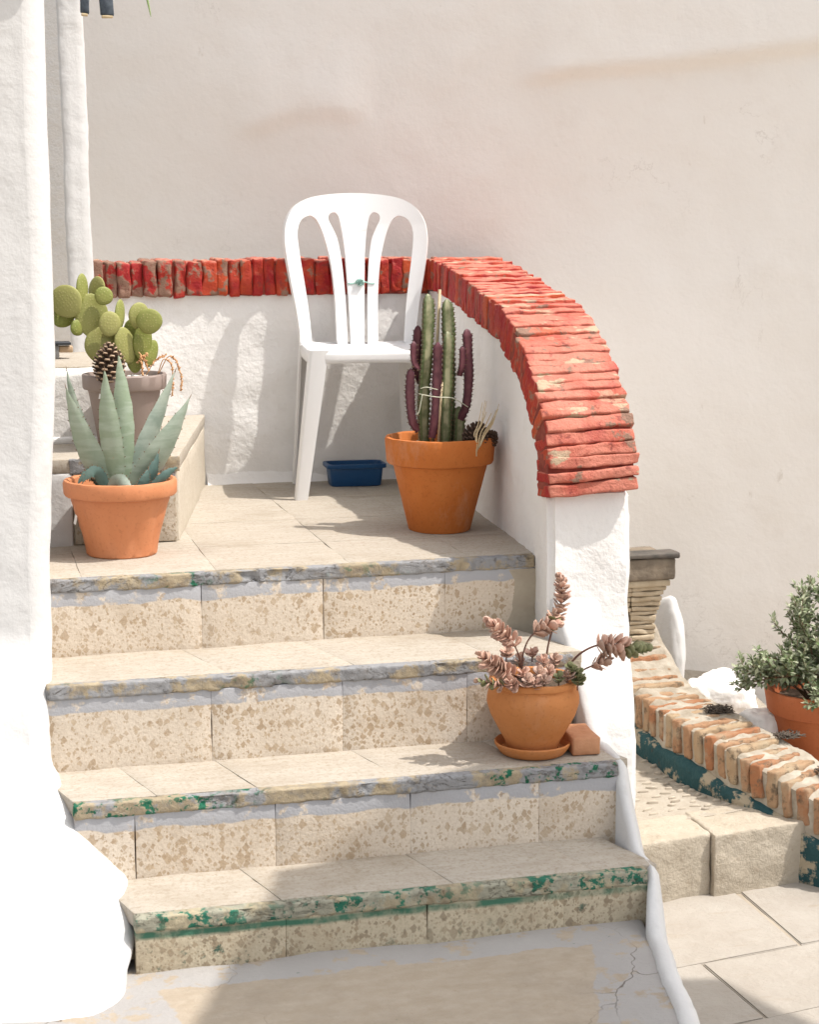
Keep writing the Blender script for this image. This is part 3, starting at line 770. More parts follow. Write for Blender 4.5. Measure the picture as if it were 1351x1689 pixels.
# ================================================================= BRICK KERB AND PLANTER ON THE RIGHT
M['kerbbrick'] = None
k = NT('old_kerb_brick', 0.9, 0.2)
n1 = k.noise(30, 6, 0.7); n2 = k.noise(12, 5)
c = k.mix(k.rnd, (0.32, 0.14, 0.068), (0.37, 0.265, 0.165))
c = k.mix(k.ramp(n2, 0.46, 0.66, 0, 0.85), c, (0.37, 0.30, 0.205))
c = k.mix(k.ramp(n1, 0.52, 0.64, 0, 0.85), c, (0.11, 0.085, 0.06))
k.color(c); k.bump(n1, 0.9, 0.012); M['kerbbrick'] = k.m
M['kerbmortar'] = m_simple('kerb_mortar', (0.27, 0.23, 0.175), (0.43, 0.385, 0.32), 26, 0.95, 0.9)
k = NT('teal_paint', 0.8, 0.3)
c = k.mix(k.noise(14, 5), (0.012, 0.048, 0.056), (0.026, 0.080, 0.088))
c = k.mix(k.ramp(k.noise(9, 7, 0.65), 0.52, 0.56), c, (0.34, 0.29, 0.21))
c = k.mix(k.ramp(k.noise(32, 5, 0.7), 0.6, 0.68, 0, 0.7), c, (0.05, 0.045, 0.035))
k.color(c); k.bump(k.noise(30, 6), 0.9, 0.014); M['teal'] = k.m
kerb = empty('planter_kerb', (0.85, 0.4, -0.78), label='low kerb of old bricks on edge above a peeling teal painted base', category='kerb')
KO = Vector((-0.85, -0.4, 0.78))
kp = catmull([(0.712, 1.16, -0.44), (0.716, 1.04, -0.51), (0.728, 0.86, -0.585), (0.772, 0.53, -0.612), (0.857, 0.281, -0.652), (0.970, 0.10, -0.715), (1.13, -0.08, -0.80), (1.4, -0.32, -0.90), (1.8, -0.65, -0.95)], 26)
def kframe(i):
    t = (kp[min(i + 1, len(kp) - 1)] - kp[max(i - 1, 0)]); t.z = 0; t.normalize()
    return t, Vector((-t.y, t.x, 0))                    # second points away from the ramp
rows = []; rows2 = []
for i, p in enumerate(kp):
    t, n = kframe(i)
    wv = 0.012 * fb(p, 8, 3)
    rows.append([tuple(p - n * (0.014 + wv * 0.6) + Vector((0, 0, z))) for z in (-0.42, -0.20 + wv, -0.13, -0.108 + wv)] + [tuple(p + n * 0.02 + Vector((0, 0, -0.098 + wv)))])
    rows2.append([tuple(p + n * (0.003 + wv * 0.2) + Vector((0, 0, -0.12))), tuple(p + n * (0.004 + wv * 0.2) + Vector((0, 0, -0.012))), tuple(p + n * 0.014 + Vector((0, 0, -0.006))), *[tuple(p + n * (0.03 + 0.0175 * q) + Vector((0, 0, -0.003 + 0.007 * fb(p + n * 0.0175 * q, 26, 1) + 0.006 * fb(p + n * 0.0175 * q, 9, 5)))) for q in range(11)], tuple(p + n * 0.215 + Vector((0, 0, -0.25)))])
mb = MB(); mb.grid(rows); o = mb.build('teal_base', M['teal'], kerb, label='teal painted plaster base peeling to bare render'); o.location = KO
mb = MB(); mb.grid(rows2); mb.build('mortar', M['kerbmortar'], kerb, angle=50).location = KO
ka = [0.0]
for a, b in zip(kp[:-1], kp[1:]): ka.append(ka[-1] + (b - a).length)
sv = 0.02; i = 0; rk = random.Random(5)
while sv < ka[-1] - 0.1:
    wd = rk.uniform(0.027, 0.038)
    q = next(j for j in range(len(ka) - 1) if ka[j + 1] >= sv)
    p = kp[q].lerp(kp[q + 1], (sv - ka[q]) / (ka[q + 1] - ka[q])); t, n = kframe(q)
    L = rk.choice((0.19, 0.20, 0.185))
    me = brick_mesh(L, wd, 0.098, 200 + i * 1.9, 0.005, (0.02, 0.012, 0.018))
    rot = Matrix((( n.x, t.x, 0, 0), (n.y, t.y, 0, 0), (0, 0, 1, 0), (0, 0, 0, 1)))
    put('brick', me, M['kerbbrick'], kerb, Matrix.Translation(p + n * (L / 2 - 0.004 + rk.uniform(-0.004, 0.004)) + Vector((0, 0, -0.0475 + rk.uniform(-0.004, 0.004)))) @ rot @ Matrix.Rotation(rk.uniform(-0.05, 0.05) + 0.10, 4, 'X'))
    sv += wd + rk.uniform(0.012, 0.024); i += 1
# planter bed behind the kerb
rows = []
for i, p in enumerate(kp):
    t, n = kframe(i)
    rows.append([tuple(Vector((p.x, p.y, min(p.z, -0.60))) + n * (0.19 + 0.09 * q) + Vector((0, 0, -0.06 + 0.02 * fb(p + n * 0.09 * q, 6) - 0.026 * q))) for q in range(9)])
mb = MB(); mb.grid(rows); mb.build('planter_bed', m_simple('pale_dry_earth', (0.38, 0.33, 0.265), (0.47, 0.42, 0.35), 14, 0.95, 0.9), kind='structure')
# dead dark weeds on the kerb
def weeds(c, r, n, lab, seed):
    rr = random.Random(seed); mb = MB()
    for _ in range(n):
        a = rr.uniform(0, 6.28); d = r * math.sqrt(rr.random()); p = Vector(c) + Vector((math.cos(a) * d * 1.0, math.sin(a) * d * 0.6, 0.0))
        b = rr.uniform(0, 6.28); l = rr.uniform(0.008, 0.022)
        mb.tube([p, p + Vector((math.cos(b) * l, math.sin(b) * l, rr.uniform(0.004, 0.014))), p + Vector((math.cos(b + .6) * l * 1.7, math.sin(b + .6) * l * 1.7, rr.uniform(0.0, 0.012)))], lambda t: 0.0028 * (1 - 0.6 * t), 4)
    mb.build('dry_weed', m_simple('dead_weed', (0.04, 0.033, 0.028), (0.14, 0.11, 0.085), 80, 0.9, 0.3), label=lab, category='weed')
weeds((0.915, 0.64, -0.605), 0.035, 90, 'dark dried weed tuft on the kerb top nearest the whitewashed rocks', 1)
weeds((1.03, 0.42, -0.630), 0.03, 60, 'dark dried weed tuft on the kerb beside the bush pot', 2)
weeds((1.08, 0.24, -0.685), 0.04, 80, 'dark dried weed tuft on the kerb in front of the bush pot', 3)

# newel of thin bricks at the kerb's upper end
nb = empty('brick_newel', (0.80, 1.12, -0.60), label='weathered thin-brick newel with dark moulded cap behind the white pier', category='newel')
M['newelbrick'] = m_simple('newel_brick', (0.36, 0.285, 0.19), (0.48, 0.40, 0.29), 24, 0.9, 0.8, var=0.3)
M['newelcap'] = m_simple('sooty_cap', (0.13, 0.105, 0.08), (0.26, 0.21, 0.155), 16, 0.85, 0.7)
rn = random.Random(8); z = -0.72; ci = 0
while z < -0.305:
    hgt = rn.uniform(0.013, 0.019)
    ext = 0.0 if z < -0.42 else (z + 0.42) * 0.28
    wd2 = 0.088 + ext
    for q in range(2):
        me = brick_mesh(wd2 - 0.002, 0.13 + 1.4 * ext, hgt - 0.002, 400 + ci * 2.1 + q, 0.005, (0.02, 0.04, 0.02), 0.003)
        put('brick', me, M['newelbrick'], nb, Matrix.Translation((0.800 - wd2 / 2 + q * wd2 + rn.uniform(-0.003, 0.003), 1.14 + rn.uniform(-0.003, 0.003), z + hgt / 2)))
    z += hgt; ci += 1
NO = Vector((-0.80, -1.12, 0.60))
rough_box('cap_step', 0.665, 0.925, 1.045, 1.235, -0.306, -0.284, M['newelbrick'], nb, bev=0.004, res=0.03, amp=0.004, freq=20).location = NO
rough_box('cap', 0.65, 0.938, 1.035, 1.245, -0.284, -0.212, M['newelcap'], nb, bev=0.008, res=0.03, amp=0.005, freq=15).location = NO
rough_box('cap_lip', 0.64, 0.946, 1.028, 1.10, -0.212, -0.196, m_simple('sooty_lip', (0.06, 0.055, 0.05), (0.14, 0.12, 0.10), 20, 0.7, 0.4), nb, bev=0.004, res=0.03, amp=0.003).location = NO
bm = poly_extrude([(1.10, -0.85), (1.10, -0.46), (1.0, -0.55), (0.94, -0.59), (0.86, -0.62), (0.78, -0.64), (0.78, -0.85)], 0, 0.74, 0.90)
cut(bm, 0.02); displace(bm, 0.012, 18, 6)
finish('wing', bm, M['kerbmortar'], nb, True, 50).location = NO

# added white lump standing in for a sunlit wall patch, and whitewashed rocks
def boulder(name, c, s, seed, mat, lab, cat, amp=0.18, grp=None):
    bm = bmesh.new(); bmesh.ops.create_icosphere(bm, subdivisions=4, radius=1)
    for v in bm.verts:
        d = 1 + amp * fb(v.co, 1.3, seed, 5) + 0.04 * fb(v.co, 5, seed)
        v.co = Vector((v.co.x * s[0], v.co.y * s[1], v.co.z * s[2])) * d
    o = finish(name, bm, mat, label=lab, category=cat); o.location = c
    return o
boulder('sunlit_patch_lump', (1.035, 1.32, -0.60), (0.050, 0.10, 0.205), 2, M['house'], 'narrow white plaster lump added as the sunlit patch of wall beside the brick newel', 'sunlit_lump', 0.06)
boulder('whitewashed_rock', (1.08, 0.97, -0.68), (0.115, 0.08, 0.095), 4, M['plaster'], 'large whitewashed rock at the foot of the wall', 'rock', 0.3)
boulder('whitewashed_rock', (0.975, 0.95, -0.66), (0.055, 0.05, 0.065), 7, M['plaster'], 'small whitewashed rock nearest the brick newel', 'rock', 0.3)
boulder('whitewashed_rock', (1.06, 0.66, -0.675), (0.075, 0.055, 0.065), 9, M['plaster'], 'whitewashed rock lying beside the bush pot', 'rock', 0.3)
#PART2
# ================================================================= CHAIR
def smooth_loop(pts, n=10):
    P = [Vector((a, b, 0)) for a, b in pts]; N = len(P); out = []
    for i in range(N):
        a, b, c, d = P[i - 1], P[i], P[(i + 1) % N], P[(i + 2) % N]
        for q in range(n):
            t = q / n
            out.append(0.5 * ((2 * b) + (c - a) * t + (2 * a - 5 * b + 4 * c - d) * t * t + (3 * b - a - 3 * c + d) * t ** 3))
    return out
chair = empty('plastic_chair', (-0.012, 1.315, 0.0), R(-4), label='white plastic slat-back chair standing on the landing', category='chair')
def chair_back():
    ZT = 0.925
    half = [(0.0, 0.0), (-0.08, -0.004), (-0.15, -0.017), (-0.196, -0.044), (-0.222, -0.085), (-0.230, -0.13), (-0.228, -0.18), (-0.216, -0.26), (-0.200, -0.35), (-0.190, -0.42), (-0.184, -0.485)]
    outer = [(-x, z) for x, z in half[:0:-1]]
    outl = [(x, z) for x, z in half] + [(0.184, -0.485)] 
    full = half + [(-x, z) for x, z in reversed(half)][:-1]
    big = [(-0.150, -0.071), (-0.175, -0.085), (-0.187, -0.118), (-0.186, -0.16), (-0.177, -0.227), (-0.163, -0.32), (-0.154, -0.40), (-0.149, -0.46), (-0.145, -0.474), (-0.07, -0.474), (-0.067, -0.46), (-0.068, -0.40), (-0.070, -0.327), (-0.076, -0.25), (-0.086, -0.19), (-0.102, -0.13), (-0.118, -0.092), (-0.133, -0.075)]
    slot = [(-0.066, -0.060), (-0.080, -0.066), (-0.084, -0.082), (-0.071, -0.11), (-0.056, -0.145), (-0.046, -0.20), (-0.041, -0.25), (-0.036, -0.33), (-0.034, -0.40), (-0.033, -0.465), (-0.031, -0.474), (-0.024, -0.474), (-0.0225, -0.465), (-0.024, -0.40), (-0.026, -0.33), (-0.029, -0.25), (-0.033, -0.18), (-0.040, -0.12), (-0.049, -0.078), (-0.056, -0.065)]
    cu = bpy.data.curves.new('tmp', 'CURVE'); cu.dimensions = '2D'; cu.fill_mode = 'BOTH'
    loops = [smooth_loop(full, 5)]
    for h in (big, slot):
        loops.append(smooth_loop(h, 4)); loops.append(smooth_loop([(-x, z) for x, z in h], 4))
    loops[0] = [Vector((max(-0.188, min(0.188, v.x)) if v.y < -0.43 else v.x, max(v.y, -0.485), 0)) for v in loops[0]]
    for L in loops:
        s_ = cu.splines.new('POLY'); s_.points.add(len(L) - 1); s_.use_cyclic_u = True
        for i, v in enumerate(L): s_.points[i].co = (v.x, v.y, 0, 1)
    to = bpy.data.objects.new('tmp', cu); COL.objects.link(to)
    me = to.to_mesh()
    bm = bmesh.new(); bm.from_mesh(me); to.to_mesh_clear(); bpy.data.objects.remove(to)
    bmesh.ops.remove_doubles(bm, verts=bm.verts[:], dist=1e-5)
    bm.verts.index_update()
    # curves fill front and back: keep one sheet
    seen = set(); kill = []
    for f in bm.faces:
        key = tuple(sorted(v.index for v in f.verts))
        if key in seen: kill.append(f)
        seen.add(key)
    if kill: bmesh.ops.delete(bm, geom=kill, context='FACES_ONLY')
    for ax, (lo, hi) in ((0, (-0.23, 0.23)), (1, (-0.48, 0.0))):
        n = int((hi - lo) / 0.015)
        for i in range(1, n):
            co = [0, 0, 0]; no = [0, 0, 0]; co[ax] = lo + (hi - lo) * i / n; no[ax] = 1
            bmesh.ops.bisect_plane(bm, geom=bm.verts[:] + bm.edges[:] + bm.faces[:], plane_co=co, plane_no=no)
    zc = -0.215; zb_ = -0.455
    bmesh.ops.bisect_plane(bm, geom=bm.verts[:] + bm.edges[:] + bm.faces[:], plane_co=(0, zb_, 0), plane_no=(0, 1, 0))
    bmesh.ops.bisect_plane(bm, geom=bm.verts[:] + bm.edges[:] + bm.faces[:], plane_co=(0, zc, 0), plane_no=(0, 1, 0))
    bmesh.ops.recalc_face_normals(bm, faces=bm.faces[:])
    bm.verts.index_update()
    groups = {'backrest': [], 0: [], 1: [], 2: []}
    for f in bm.faces:
        c = f.calc_center_median()
        if c.y < zc and abs(c.x) < 0.10 and c.y > zb_:
            lim = 0.037
            groups[0 if c.x < -lim + 0.006 * 0 else (2 if c.x > lim else 1)].append(f)
        else: groups['backrest'].append(f)
    def mapf(v):
        x, z = v.x, ZT + v.y
        t = (z - 0.44) / 0.485
        y = 0.118 + 0.085 * max(0, t) ** 1.15 - 0.9 * x * x * (0.55 + 0.45 * t) - 0.03 * max(0, t - 0.8)
        return Vector((x, y, z))
    for key, fs in groups.items():
        vs = {}; mb = MB()
        for f in fs:
            ids = []
            for v in f.verts:
                if v.index not in vs: vs[v.index] = len(mb.v); mb.v.append(tuple(mapf(v.co)))
                ids.append(vs[v.index])
            mb.f.append(tuple(ids))
        cutv = {vs[v.index] for f in fs for v in f.verts if abs(v.co.y - zc) < 1e-4 or abs(v.co.y - zb_) < 1e-4}
        nv = len(mb.v); F0 = list(mb.f); ec = {}
        nrm = [Vector() for _ in range(nv)]
        for f in F0:
            pts = [Vector(mb.v[q]) for q in f]; n_ = sum(((pts[q] - pts[0]).cross(pts[q + 1] - pts[0]) for q in range(1, len(pts) - 1)), Vector())
            for q in f: nrm[q] += n_
            for q in range(len(f)): ec[(f[q], f[(q + 1) % len(f)])] = 1
        nrm = [n_.normalized() * 0.0085 for n_ in nrm]
        front = [tuple(Vector(v) + n_) for v, n_ in zip(mb.v, nrm)]; back = [tuple(Vector(v) - n_) for v, n_ in zip(mb.v, nrm)]
        mb.v = front + back
        mb.f = F0 + [tuple(q + nv for q in reversed(f)) for f in F0]
        for (q0, q1) in ec:
            if (q1, q0) not in ec and not (q0 in cutv and q1 in cutv): mb.f.append((q1, q0, q0 + nv, q1 + nv))
        nm = 'backrest' if key == 'backrest' else 'slat'
        o = mb.build(nm, M['chair'], chair, angle=40)
        bv = o.modifiers.new('bev', 'BEVEL'); bv.width = 0.004; bv.segments = 2; bv.limit_method = 'ANGLE'; bv.angle_limit = R(60)
    bm.free()
chair_back()
# seat: dished panel with a deep apron
def seat_out(t, k):                                    # superellipse outline, wider in front
    a = 2 * math.pi * t; e = 0.36
    cx = math.copysign(abs(math.cos(a)) ** e, math.cos(a)); sy = math.copysign(abs(math.sin(a)) ** e, math.sin(a))
    wx = 0.192 + 0.016 * (-sy) * 0.5
    return (cx * wx * k, -0.018 + sy * 0.174 * k)
mb = MB(); rows = []
N = 72
for k, z in ((0.01, 0.447), (0.3, 0.446), (0.6, 0.447), (0.82, 0.451), (0.93, 0.4565), (0.975, 0.457), (0.995, 0.453), (1.0, 0.446), (1.002, 0.436), (1.0, 0.418), (0.985, 0.416), (0.98, 0.436)):
    row = []
    for j in range(N):
        x, y = seat_out(j / N, k)
        zz_ = z - (0.010 * max(0, -y / 0.19) ** 3 if z > 0.4 else 0)
        if 0.415 <= z <= 0.42: zz_ += 0.008 * (1 - (x / 0.2) ** 2)
        row.append((x, y, zz_))
    rows.append(row)
mb.grid(rows, True); mb.build('seat', M['chair'], chair, angle=60)
def leg(x0, y0, x1, y1, z1, w0, w1, sx, sy):
    """L-section leg from top (x1,y1,z1) to foot (x0,y0,0)"""
    mb = MB(); rows = []
    th = 0.007
    for i in range(13):
        t = i / 12; x = x1 + (x0 - x1) * t; y = y1 + (y0 - y1) * t; z = z1 * (1 - t); wd = w1 + (w0 - w1) * t
        r = 0.008
        pts = [(0, 0.0 + r), (r * 0.3, r * 0.3), (r, 0), (wd, 0), (wd, th), (th + r * 0.5, th), (th, th + r * 0.5), (th, wd * 0.9), (0, wd * 0.9)]
        rows.append([(x + sx * a, y + sy * b, z) for a, b in pts])
    mb.grid(rows, True, True); return mb.build('leg', M['chair'], chair, angle=45)
leg(-0.240, -0.190, -0.190, -0.186, 0.452, 0.038, 0.056, 1, 1)
leg(0.240, -0.190, 0.190, -0.186, 0.452, 0.038, 0.056, -1, 1)
leg(-0.205, 0.195, -0.186, 0.140, 0.46, 0.040, 0.052, 1, -1)
leg(0.205, 0.195, 0.186, 0.140, 0.46, 0.040, 0.052, -1, -1)
# knotted twine round two slats
mb = MB()
def cb(x, z): t = (z - 0.44) / 0.485; return 0.118 + 0.085 * max(0, t) ** 1.15 - 0.9 * x * x * (0.55 + 0.45 * t)
mb.tube([(x, cb(x, 0.645) - 0.0105, 0.645 + 0.004 * math.sin(x * 90)) for x in [-0.026 + 0.0085 * i for i in range(11)]], 0.0022, 5)
for a in range(9):
    b = a * 0.7
    mb.tube([(0.012, cb(0.012, 0.65) - 0.014, 0.646), (0.012 + 0.010 * math.cos(b), cb(0.012, 0.65) - 0.021, 0.646 + 0.010 * math.sin(b)), (0.012 + 0.013 * math.cos(b + .8), cb(0.012, .65) - 0.014, 0.646 + 0.009 * math.sin(b + .8))], 0.003, 5)
t_ = mb.build('chair_twine', M['greenstring'], label='pale green twine knotted round the chair slats', category='twine')
t_.matrix_world = Matrix.Translation(chair.location) @ Matrix.Rotation(R(-4), 4, 'Z')

# ================================================================= BLUE TRAY
def rrect(hx, hy, r, n=5):
    out = []
    for cx, cy, a0 in ((hx - r, hy - r, 0), (-hx + r, hy - r, 90), (-hx + r, -hy + r, 180), (hx - r, -hy + r, 270)):
        for i in range(n): a = R(a0 + 90 * i / (n - 1)); out.append((cx + r * math.cos(a), cy + r * math.sin(a)))
    return out
tray = empty('plastic_tray', (-0.017, 1.425, 0.0), R(-2), label='small blue plastic tray on the landing floor under the chair', category='tray')
mb = MB(); rows = []
for hx, hy, z in ((0.07, 0.035, 0.001), (0.079, 0.042, 0.0015), (0.081, 0.044, 0.005), (0.086, 0.049, 0.055), (0.086, 0.049, 0.058), (0.083, 0.046, 0.058), (0.078, 0.041, 0.006), (0.02, 0.01, 0.005)):
    rows.append([(x, y, z) for x, y in rrect(hx, hy, 0.014)])
mb.grid(rows, True, True); mb.build('tub', M['blue'], tray, angle=50)
mb = MB(); rows = []
for hx, hy, z in ((0.0855, 0.0485, 0.060), (0.0955, 0.0575, 0.060), (0.0965, 0.0585, 0.062), (0.0965, 0.0585, 0.072), (0.0945, 0.0565, 0.0735), (0.087, 0.049, 0.073), (0.0855, 0.0485, 0.060)):
    rows.append([(x, y, z) for x, y in rrect(hx, hy, 0.018)])
mb.grid(rows, True); mb.build('rim', M['blue'], tray, angle=50)

# ================================================================= POTS
def pot(root, prof, mat, soil_z, soil_r, name='pot', n=64, mod=None, soil_mat=None):
    mb = MB(); mb.lathe(prof, n, mod=mod)
    mb.v = [tuple(Vector(v) + Vector((v[0], v[1], 0)).normalized() * (0.0016 * fb((v[0] + root.location.x, v[1], v[2]), 18) + 0.0008 * fb(v, 70)) + Vector((0, 0, 0.0012 * fb((v[0], v[1], root.location.x), 22) if v[2] > 0.05 else 0))) for v in mb.v]
    p = mb.build(name, mat, root, angle=35)
    mb = MB(); rows = []
    for q in range(9):
        r = max(0.001, soil_r * q / 8)
        rows.append([(r * math.cos(a), r * math.sin(a), soil_z + 0.008 * fb((r * math.cos(a) + root.location.x, r * math.sin(a), 0), 30) - 0.004 * (q / 8)) for a in [2 * math.pi * j / 32 for j in range(32)]])
    mb.grid(rows, True); mb.build('soil', soil_mat or M['soil'], root)
    return p
def pebbles(root, n, r0, r1, z, mat, seed, size=(0.008, 0.016), arc=(0, 6.28)):
    rr = random.Random(seed); me = None
    bm = bmesh.new(); bmesh.ops.create_icosphere(bm, subdivisions=2, radius=1)
    for v in bm.verts: v.co *= 1 + 0.25 * fb(v.co, 1.2, seed)
    me = bpy.data.meshes.new('pebble'); bm.to_mesh(me); bm.free(); me.materials.append(mat)
    for f in me.polygons: f.use_smooth = True
    for _ in range(n):
        a = rr.uniform(*arc); r = rr.uniform(r0, r1); s_ = rr.uniform(*size)
        o = bpy.data.objects.new('pebble', me); link(o, root)
        o.location = (r * math.cos(a), r * math.sin(a), z + s_ * 0.3); o.scale = (s_ * rr.uniform(0.9, 1.4), s_, s_ * 0.65); o.rotation_euler = (0, 0, rr.uniform(0, 6.28))
def cone_thing(loc, r, h, tilt, lab, seed, tipm='cone_tip'):
    rr = random.Random(seed)
    root = empty('pine_cone', loc, rr.uniform(0, 6), label=lab, category='pine cone')
    root.rotation_euler = tilt
    mb = MB(); mb.lathe([(0.001, 0), (r * 0.55, h * 0.08), (r * 0.62, h * 0.3), (r * 0.5, h * 0.6), (r * 0.2, h * 0.92), (0.001, h * 0.96)], 14)
    mb.build('core', M['cone'], root)
    A = MB(); B = MB()
    ns = 84
    for i in range(ns):
        t = i / ns; a = i * 2.39996; z = h * (0.03 + 0.95 * t)
        rad = r * math.sin(math.pi * min(0.98, 0.18 + 0.80 * t)) ** 0.75
        d = Vector((math.cos(a), math.sin(a), 0)); s_ = Vector((-d.y, d.x, 0)); up = Vector((0, 0, 1)); wd = r * 0.30 * (1.1 - 0.5 * t)
        base = d * rad * 0.45 + up * z; tip = d * rad * 1.03 + up * (z + r * 0.18 + r * 0.25 * t)
        q = r * 0.05
        A.add([base - s_ * wd * 0.4, base + s_ * wd * 0.4, tip + s_ * wd * 0.75 - up * q, tip - s_ * wd * 0.75 - up * q, base - s_ * wd * 0.4 + up * q * 2, base + s_ * wd * 0.4 + up * q * 2, tip + s_ * wd * 0.6 + up * q * 1.2, tip - s_ * wd * 0.6 + up * q * 1.2],
              [(0, 3, 2, 1), (4, 5, 6, 7), (0, 1, 5, 4), (1, 2, 6, 5), (0, 4, 7, 3)])
        tp = tip + d * r * 0.07
        B.add([tip - s_ * wd * 0.75 - up * q, tip + s_ * wd * 0.75 - up * q, tip + s_ * wd * 0.6 + up * q * 1.2, tip - s_ * wd * 0.6 + up * q * 1.2, tp],
              [(0, 1, 4), (1, 2, 4), (2, 3, 4), (3, 0, 4)])
    A.build('scale', M['cone'], root, smooth=False, kind='stuff'); B.build('scale_tip', M[tipm], root, smooth=False, kind='stuff')
    return root

# ---- cactus pot
cac = empty('potted_cactus', (0.020, 0.53, 0.0), label='tall green and purple columnar cactus in a terracotta clay pot', category='potted plant')
pot(cac, [(0.001, 0.004), (0.060, 0.004), (0.082, 0.0), (0.085, 0.004), (0.128, 0.176), (0.130, 0.182), (0.1445, 0.186), (0.147, 0.190), (0.150, 0.250), (0.148, 0.256), (0.140, 0.257), (0.136, 0.252), (0.128, 0.18), (0.12, 0.16)], M['terra_clay'], 0.222, 0.134)
pebbles(cac, 16, 0.02, 0.12, 0.226, m_simple('tan_chip', (0.45, 0.33, 0.2), (0.6, 0.48, 0.33), 30, 0.8, 0.3, var=0.6), 4, (0.005, 0.009))
def eu_stem(root, pts, rad, ribs, mat, seed, twist=0.4, name='stem'):
    """ribbed columnar stem with toothed rib edges; UV x marks the ridge"""
    rr = random.Random(seed)
    P = catmull(pts, 8); L = sum((b - a).length for a, b in zip(P[:-1], P[1:]))
    step = 0.0045; n = int(L / step); rows = []; uvr = []
    per = 8
    ac = [0.0]
    for a, b in zip(P[:-1], P[1:]): ac.append(ac[-1] + (b - a).length)
    verts = []; 
    def at(s_):
        for q in range(len(ac) - 1):
            if ac[q + 1] >= s_: t = (s_ - ac[q]) / max(1e-9, ac[q + 1] - ac[q]); return P[q].lerp(P[q + 1], t), (P[q + 1] - P[q]).normalized()
        return P[-1], (P[-1] - P[-2]).normalized()
    ph = math.pi / 2 - math.pi / ribs + rr.uniform(-0.25, 0.25)
    for i in range(n + 1):
        t = i / n; p, d = at(L * t)
        a = d.cross(Vector((0.2, -1, 0.1))).normalized(); b = a.cross(d).normalized()
        r = rad * (0.80 + 0.2 * min(1, t * 5)) * min(1, (max(0.0, 1 - t) * L / rad * 0.9 + 0.02)) ** 0.5
        r *= 1 + 0.05 * math.sin(L * t * 55 + seed)
        row = []; ur = []
        for j in range(ribs * per):
            an = ph + twist * t + 2 * math.pi * j / (ribs * per)
            c_ = 0.5 + 0.5 * math.cos(ribs * (an - ph - twist * t)); rid = c_ ** 2.2
            tooth = (0.13 * rid ** 3) * (1 if i % 3 == 0 else (-0.5))
            rj = r * (0.52 + 0.48 * rid + tooth)
            row.append(p + a * rj * math.cos(an) + b * rj * math.sin(an)); ur.append(rid)
        rows.append(row); uvr.append(ur)
    mb = MB(); mb.grid(rows, True, True)
    # spines: little dark pairs on each tooth
    sp_ = MB()
    for i in range(1, n, 3):
        for q in range(ribs):
            j = q * per; v = Vector(rows[i][j]); c = sum((Vector(x) for x in rows[i]), Vector()) / len(rows[i])
            o_ = (v - c).normalized(); s_ = Vector((0, 0, 1)).cross(o_) * 0.35
            for sg in (-1, 1):
                tp = v + (o_ + s_ * sg) * 0.0062
                sp_.add([v - s_ * 0.004 + Vector((0, 0, 0.0016)), v + s_ * 0.004 + Vector((0, 0, 0.0016)), v - Vector((0, 0, 0.0016)), tp], [(0, 1, 3), (1, 2, 3), (2, 0, 3)])
    o = mb.build(name, mat, root, angle=75)
    uv = o.data.uv_layers.new(name='UVMap'); flat = [u for r_ in uvr for u in r_]
    for lp in o.data.loops: uv.data[lp.index].uv = (flat[lp.vertex_index], 0)
    s2 = sp_.build('spine', M['spine'], o, smooth=False, kind='stuff')
    return o
G, PU = M['eu_green'], M['eu_purple']
eu_stem(cac, [(-0.048, 0.0, 0.215), (-0.050, 0.0, 0.36), (-0.040, 0.0, 0.50), (-0.036, 0.0, 0.640)], 0.0205, 3, G, 1, 0.15)
eu_stem(cac, [(0.008, -0.01, 0.215), (0.012, -0.01, 0.36), (0.018, -0.01, 0.50), (0.017, -0.01, 0.54)], 0.018, 3, G, 5, 0.1)
eu_stem(cac, [(0.030, 0.03, 0.215), (0.030, 0.03, 0.42), (0.030, 0.03, 0.52), (0.026, 0.03, 0.624)], 0.0205, 3, G, 9, 0.3)
eu_stem(cac, [(0.050, 0.01, 0.21), (0.052, 0.01, 0.27), (0.054, 0.01, 0.315), (0.056, 0.01, 0.335)], 0.021, 3, G, 14, 0.1)
eu_stem(cac, [(-0.062, -0.005, 0.275), (-0.080, -0.008, 0.30), (-0.086, -0.008, 0.37), (-0.083, -0.008, 0.442)], 0.014, 3, PU, 2)
eu_stem(cac, [(-0.052, 0.02, 0.40), (-0.064, 0.02, 0.44), (-0.062, 0.02, 0.50), (-0.057, 0.02, 0.555)], 0.014, 3, PU, 3)
eu_stem(cac, [(-0.060, -0.01, 0.44), (-0.076, -0.012, 0.455), (-0.079, -0.012, 0.485), (-0.077, -0.012, 0.515)], 0.010, 3, PU, 4)
eu_stem(cac, [(-0.030, -0.02, 0.255), (-0.020, -0.022, 0.32), (-0.015, -0.022, 0.42), (-0.012, -0.022, 0.512)], 0.015, 3, PU, 6)
eu_stem(cac, [(0.055, 0.005, 0.30), (0.072, 0.003, 0.34), (0.078, 0.0, 0.42), (0.074, 0.0, 0.545)], 0.015, 3, PU, 7)
eu_stem(cac, [(0.052, 0.0, 0.42), (0.057, -0.005, 0.44), (0.060, -0.005, 0.47), (0.060, -0.005, 0.50)], 0.011, 3, PU, 8)
mb = MB(); mb.tube([(-0.012, 0.035, 0.2), (-0.006, 0.035, 0.35), (0.008, 0.035, 0.65)], 0.0042, 6); mb.build('stake', M['bamboo'], cac)
mb = MB(); mb.tube([(-0.014, -0.03, 0.2), (-0.008, -0.03, 0.34), (-0.003, -0.03, 0.405)], 0.0036, 6); mb.build('stake', M['bamboo'], cac)
mb = MB()
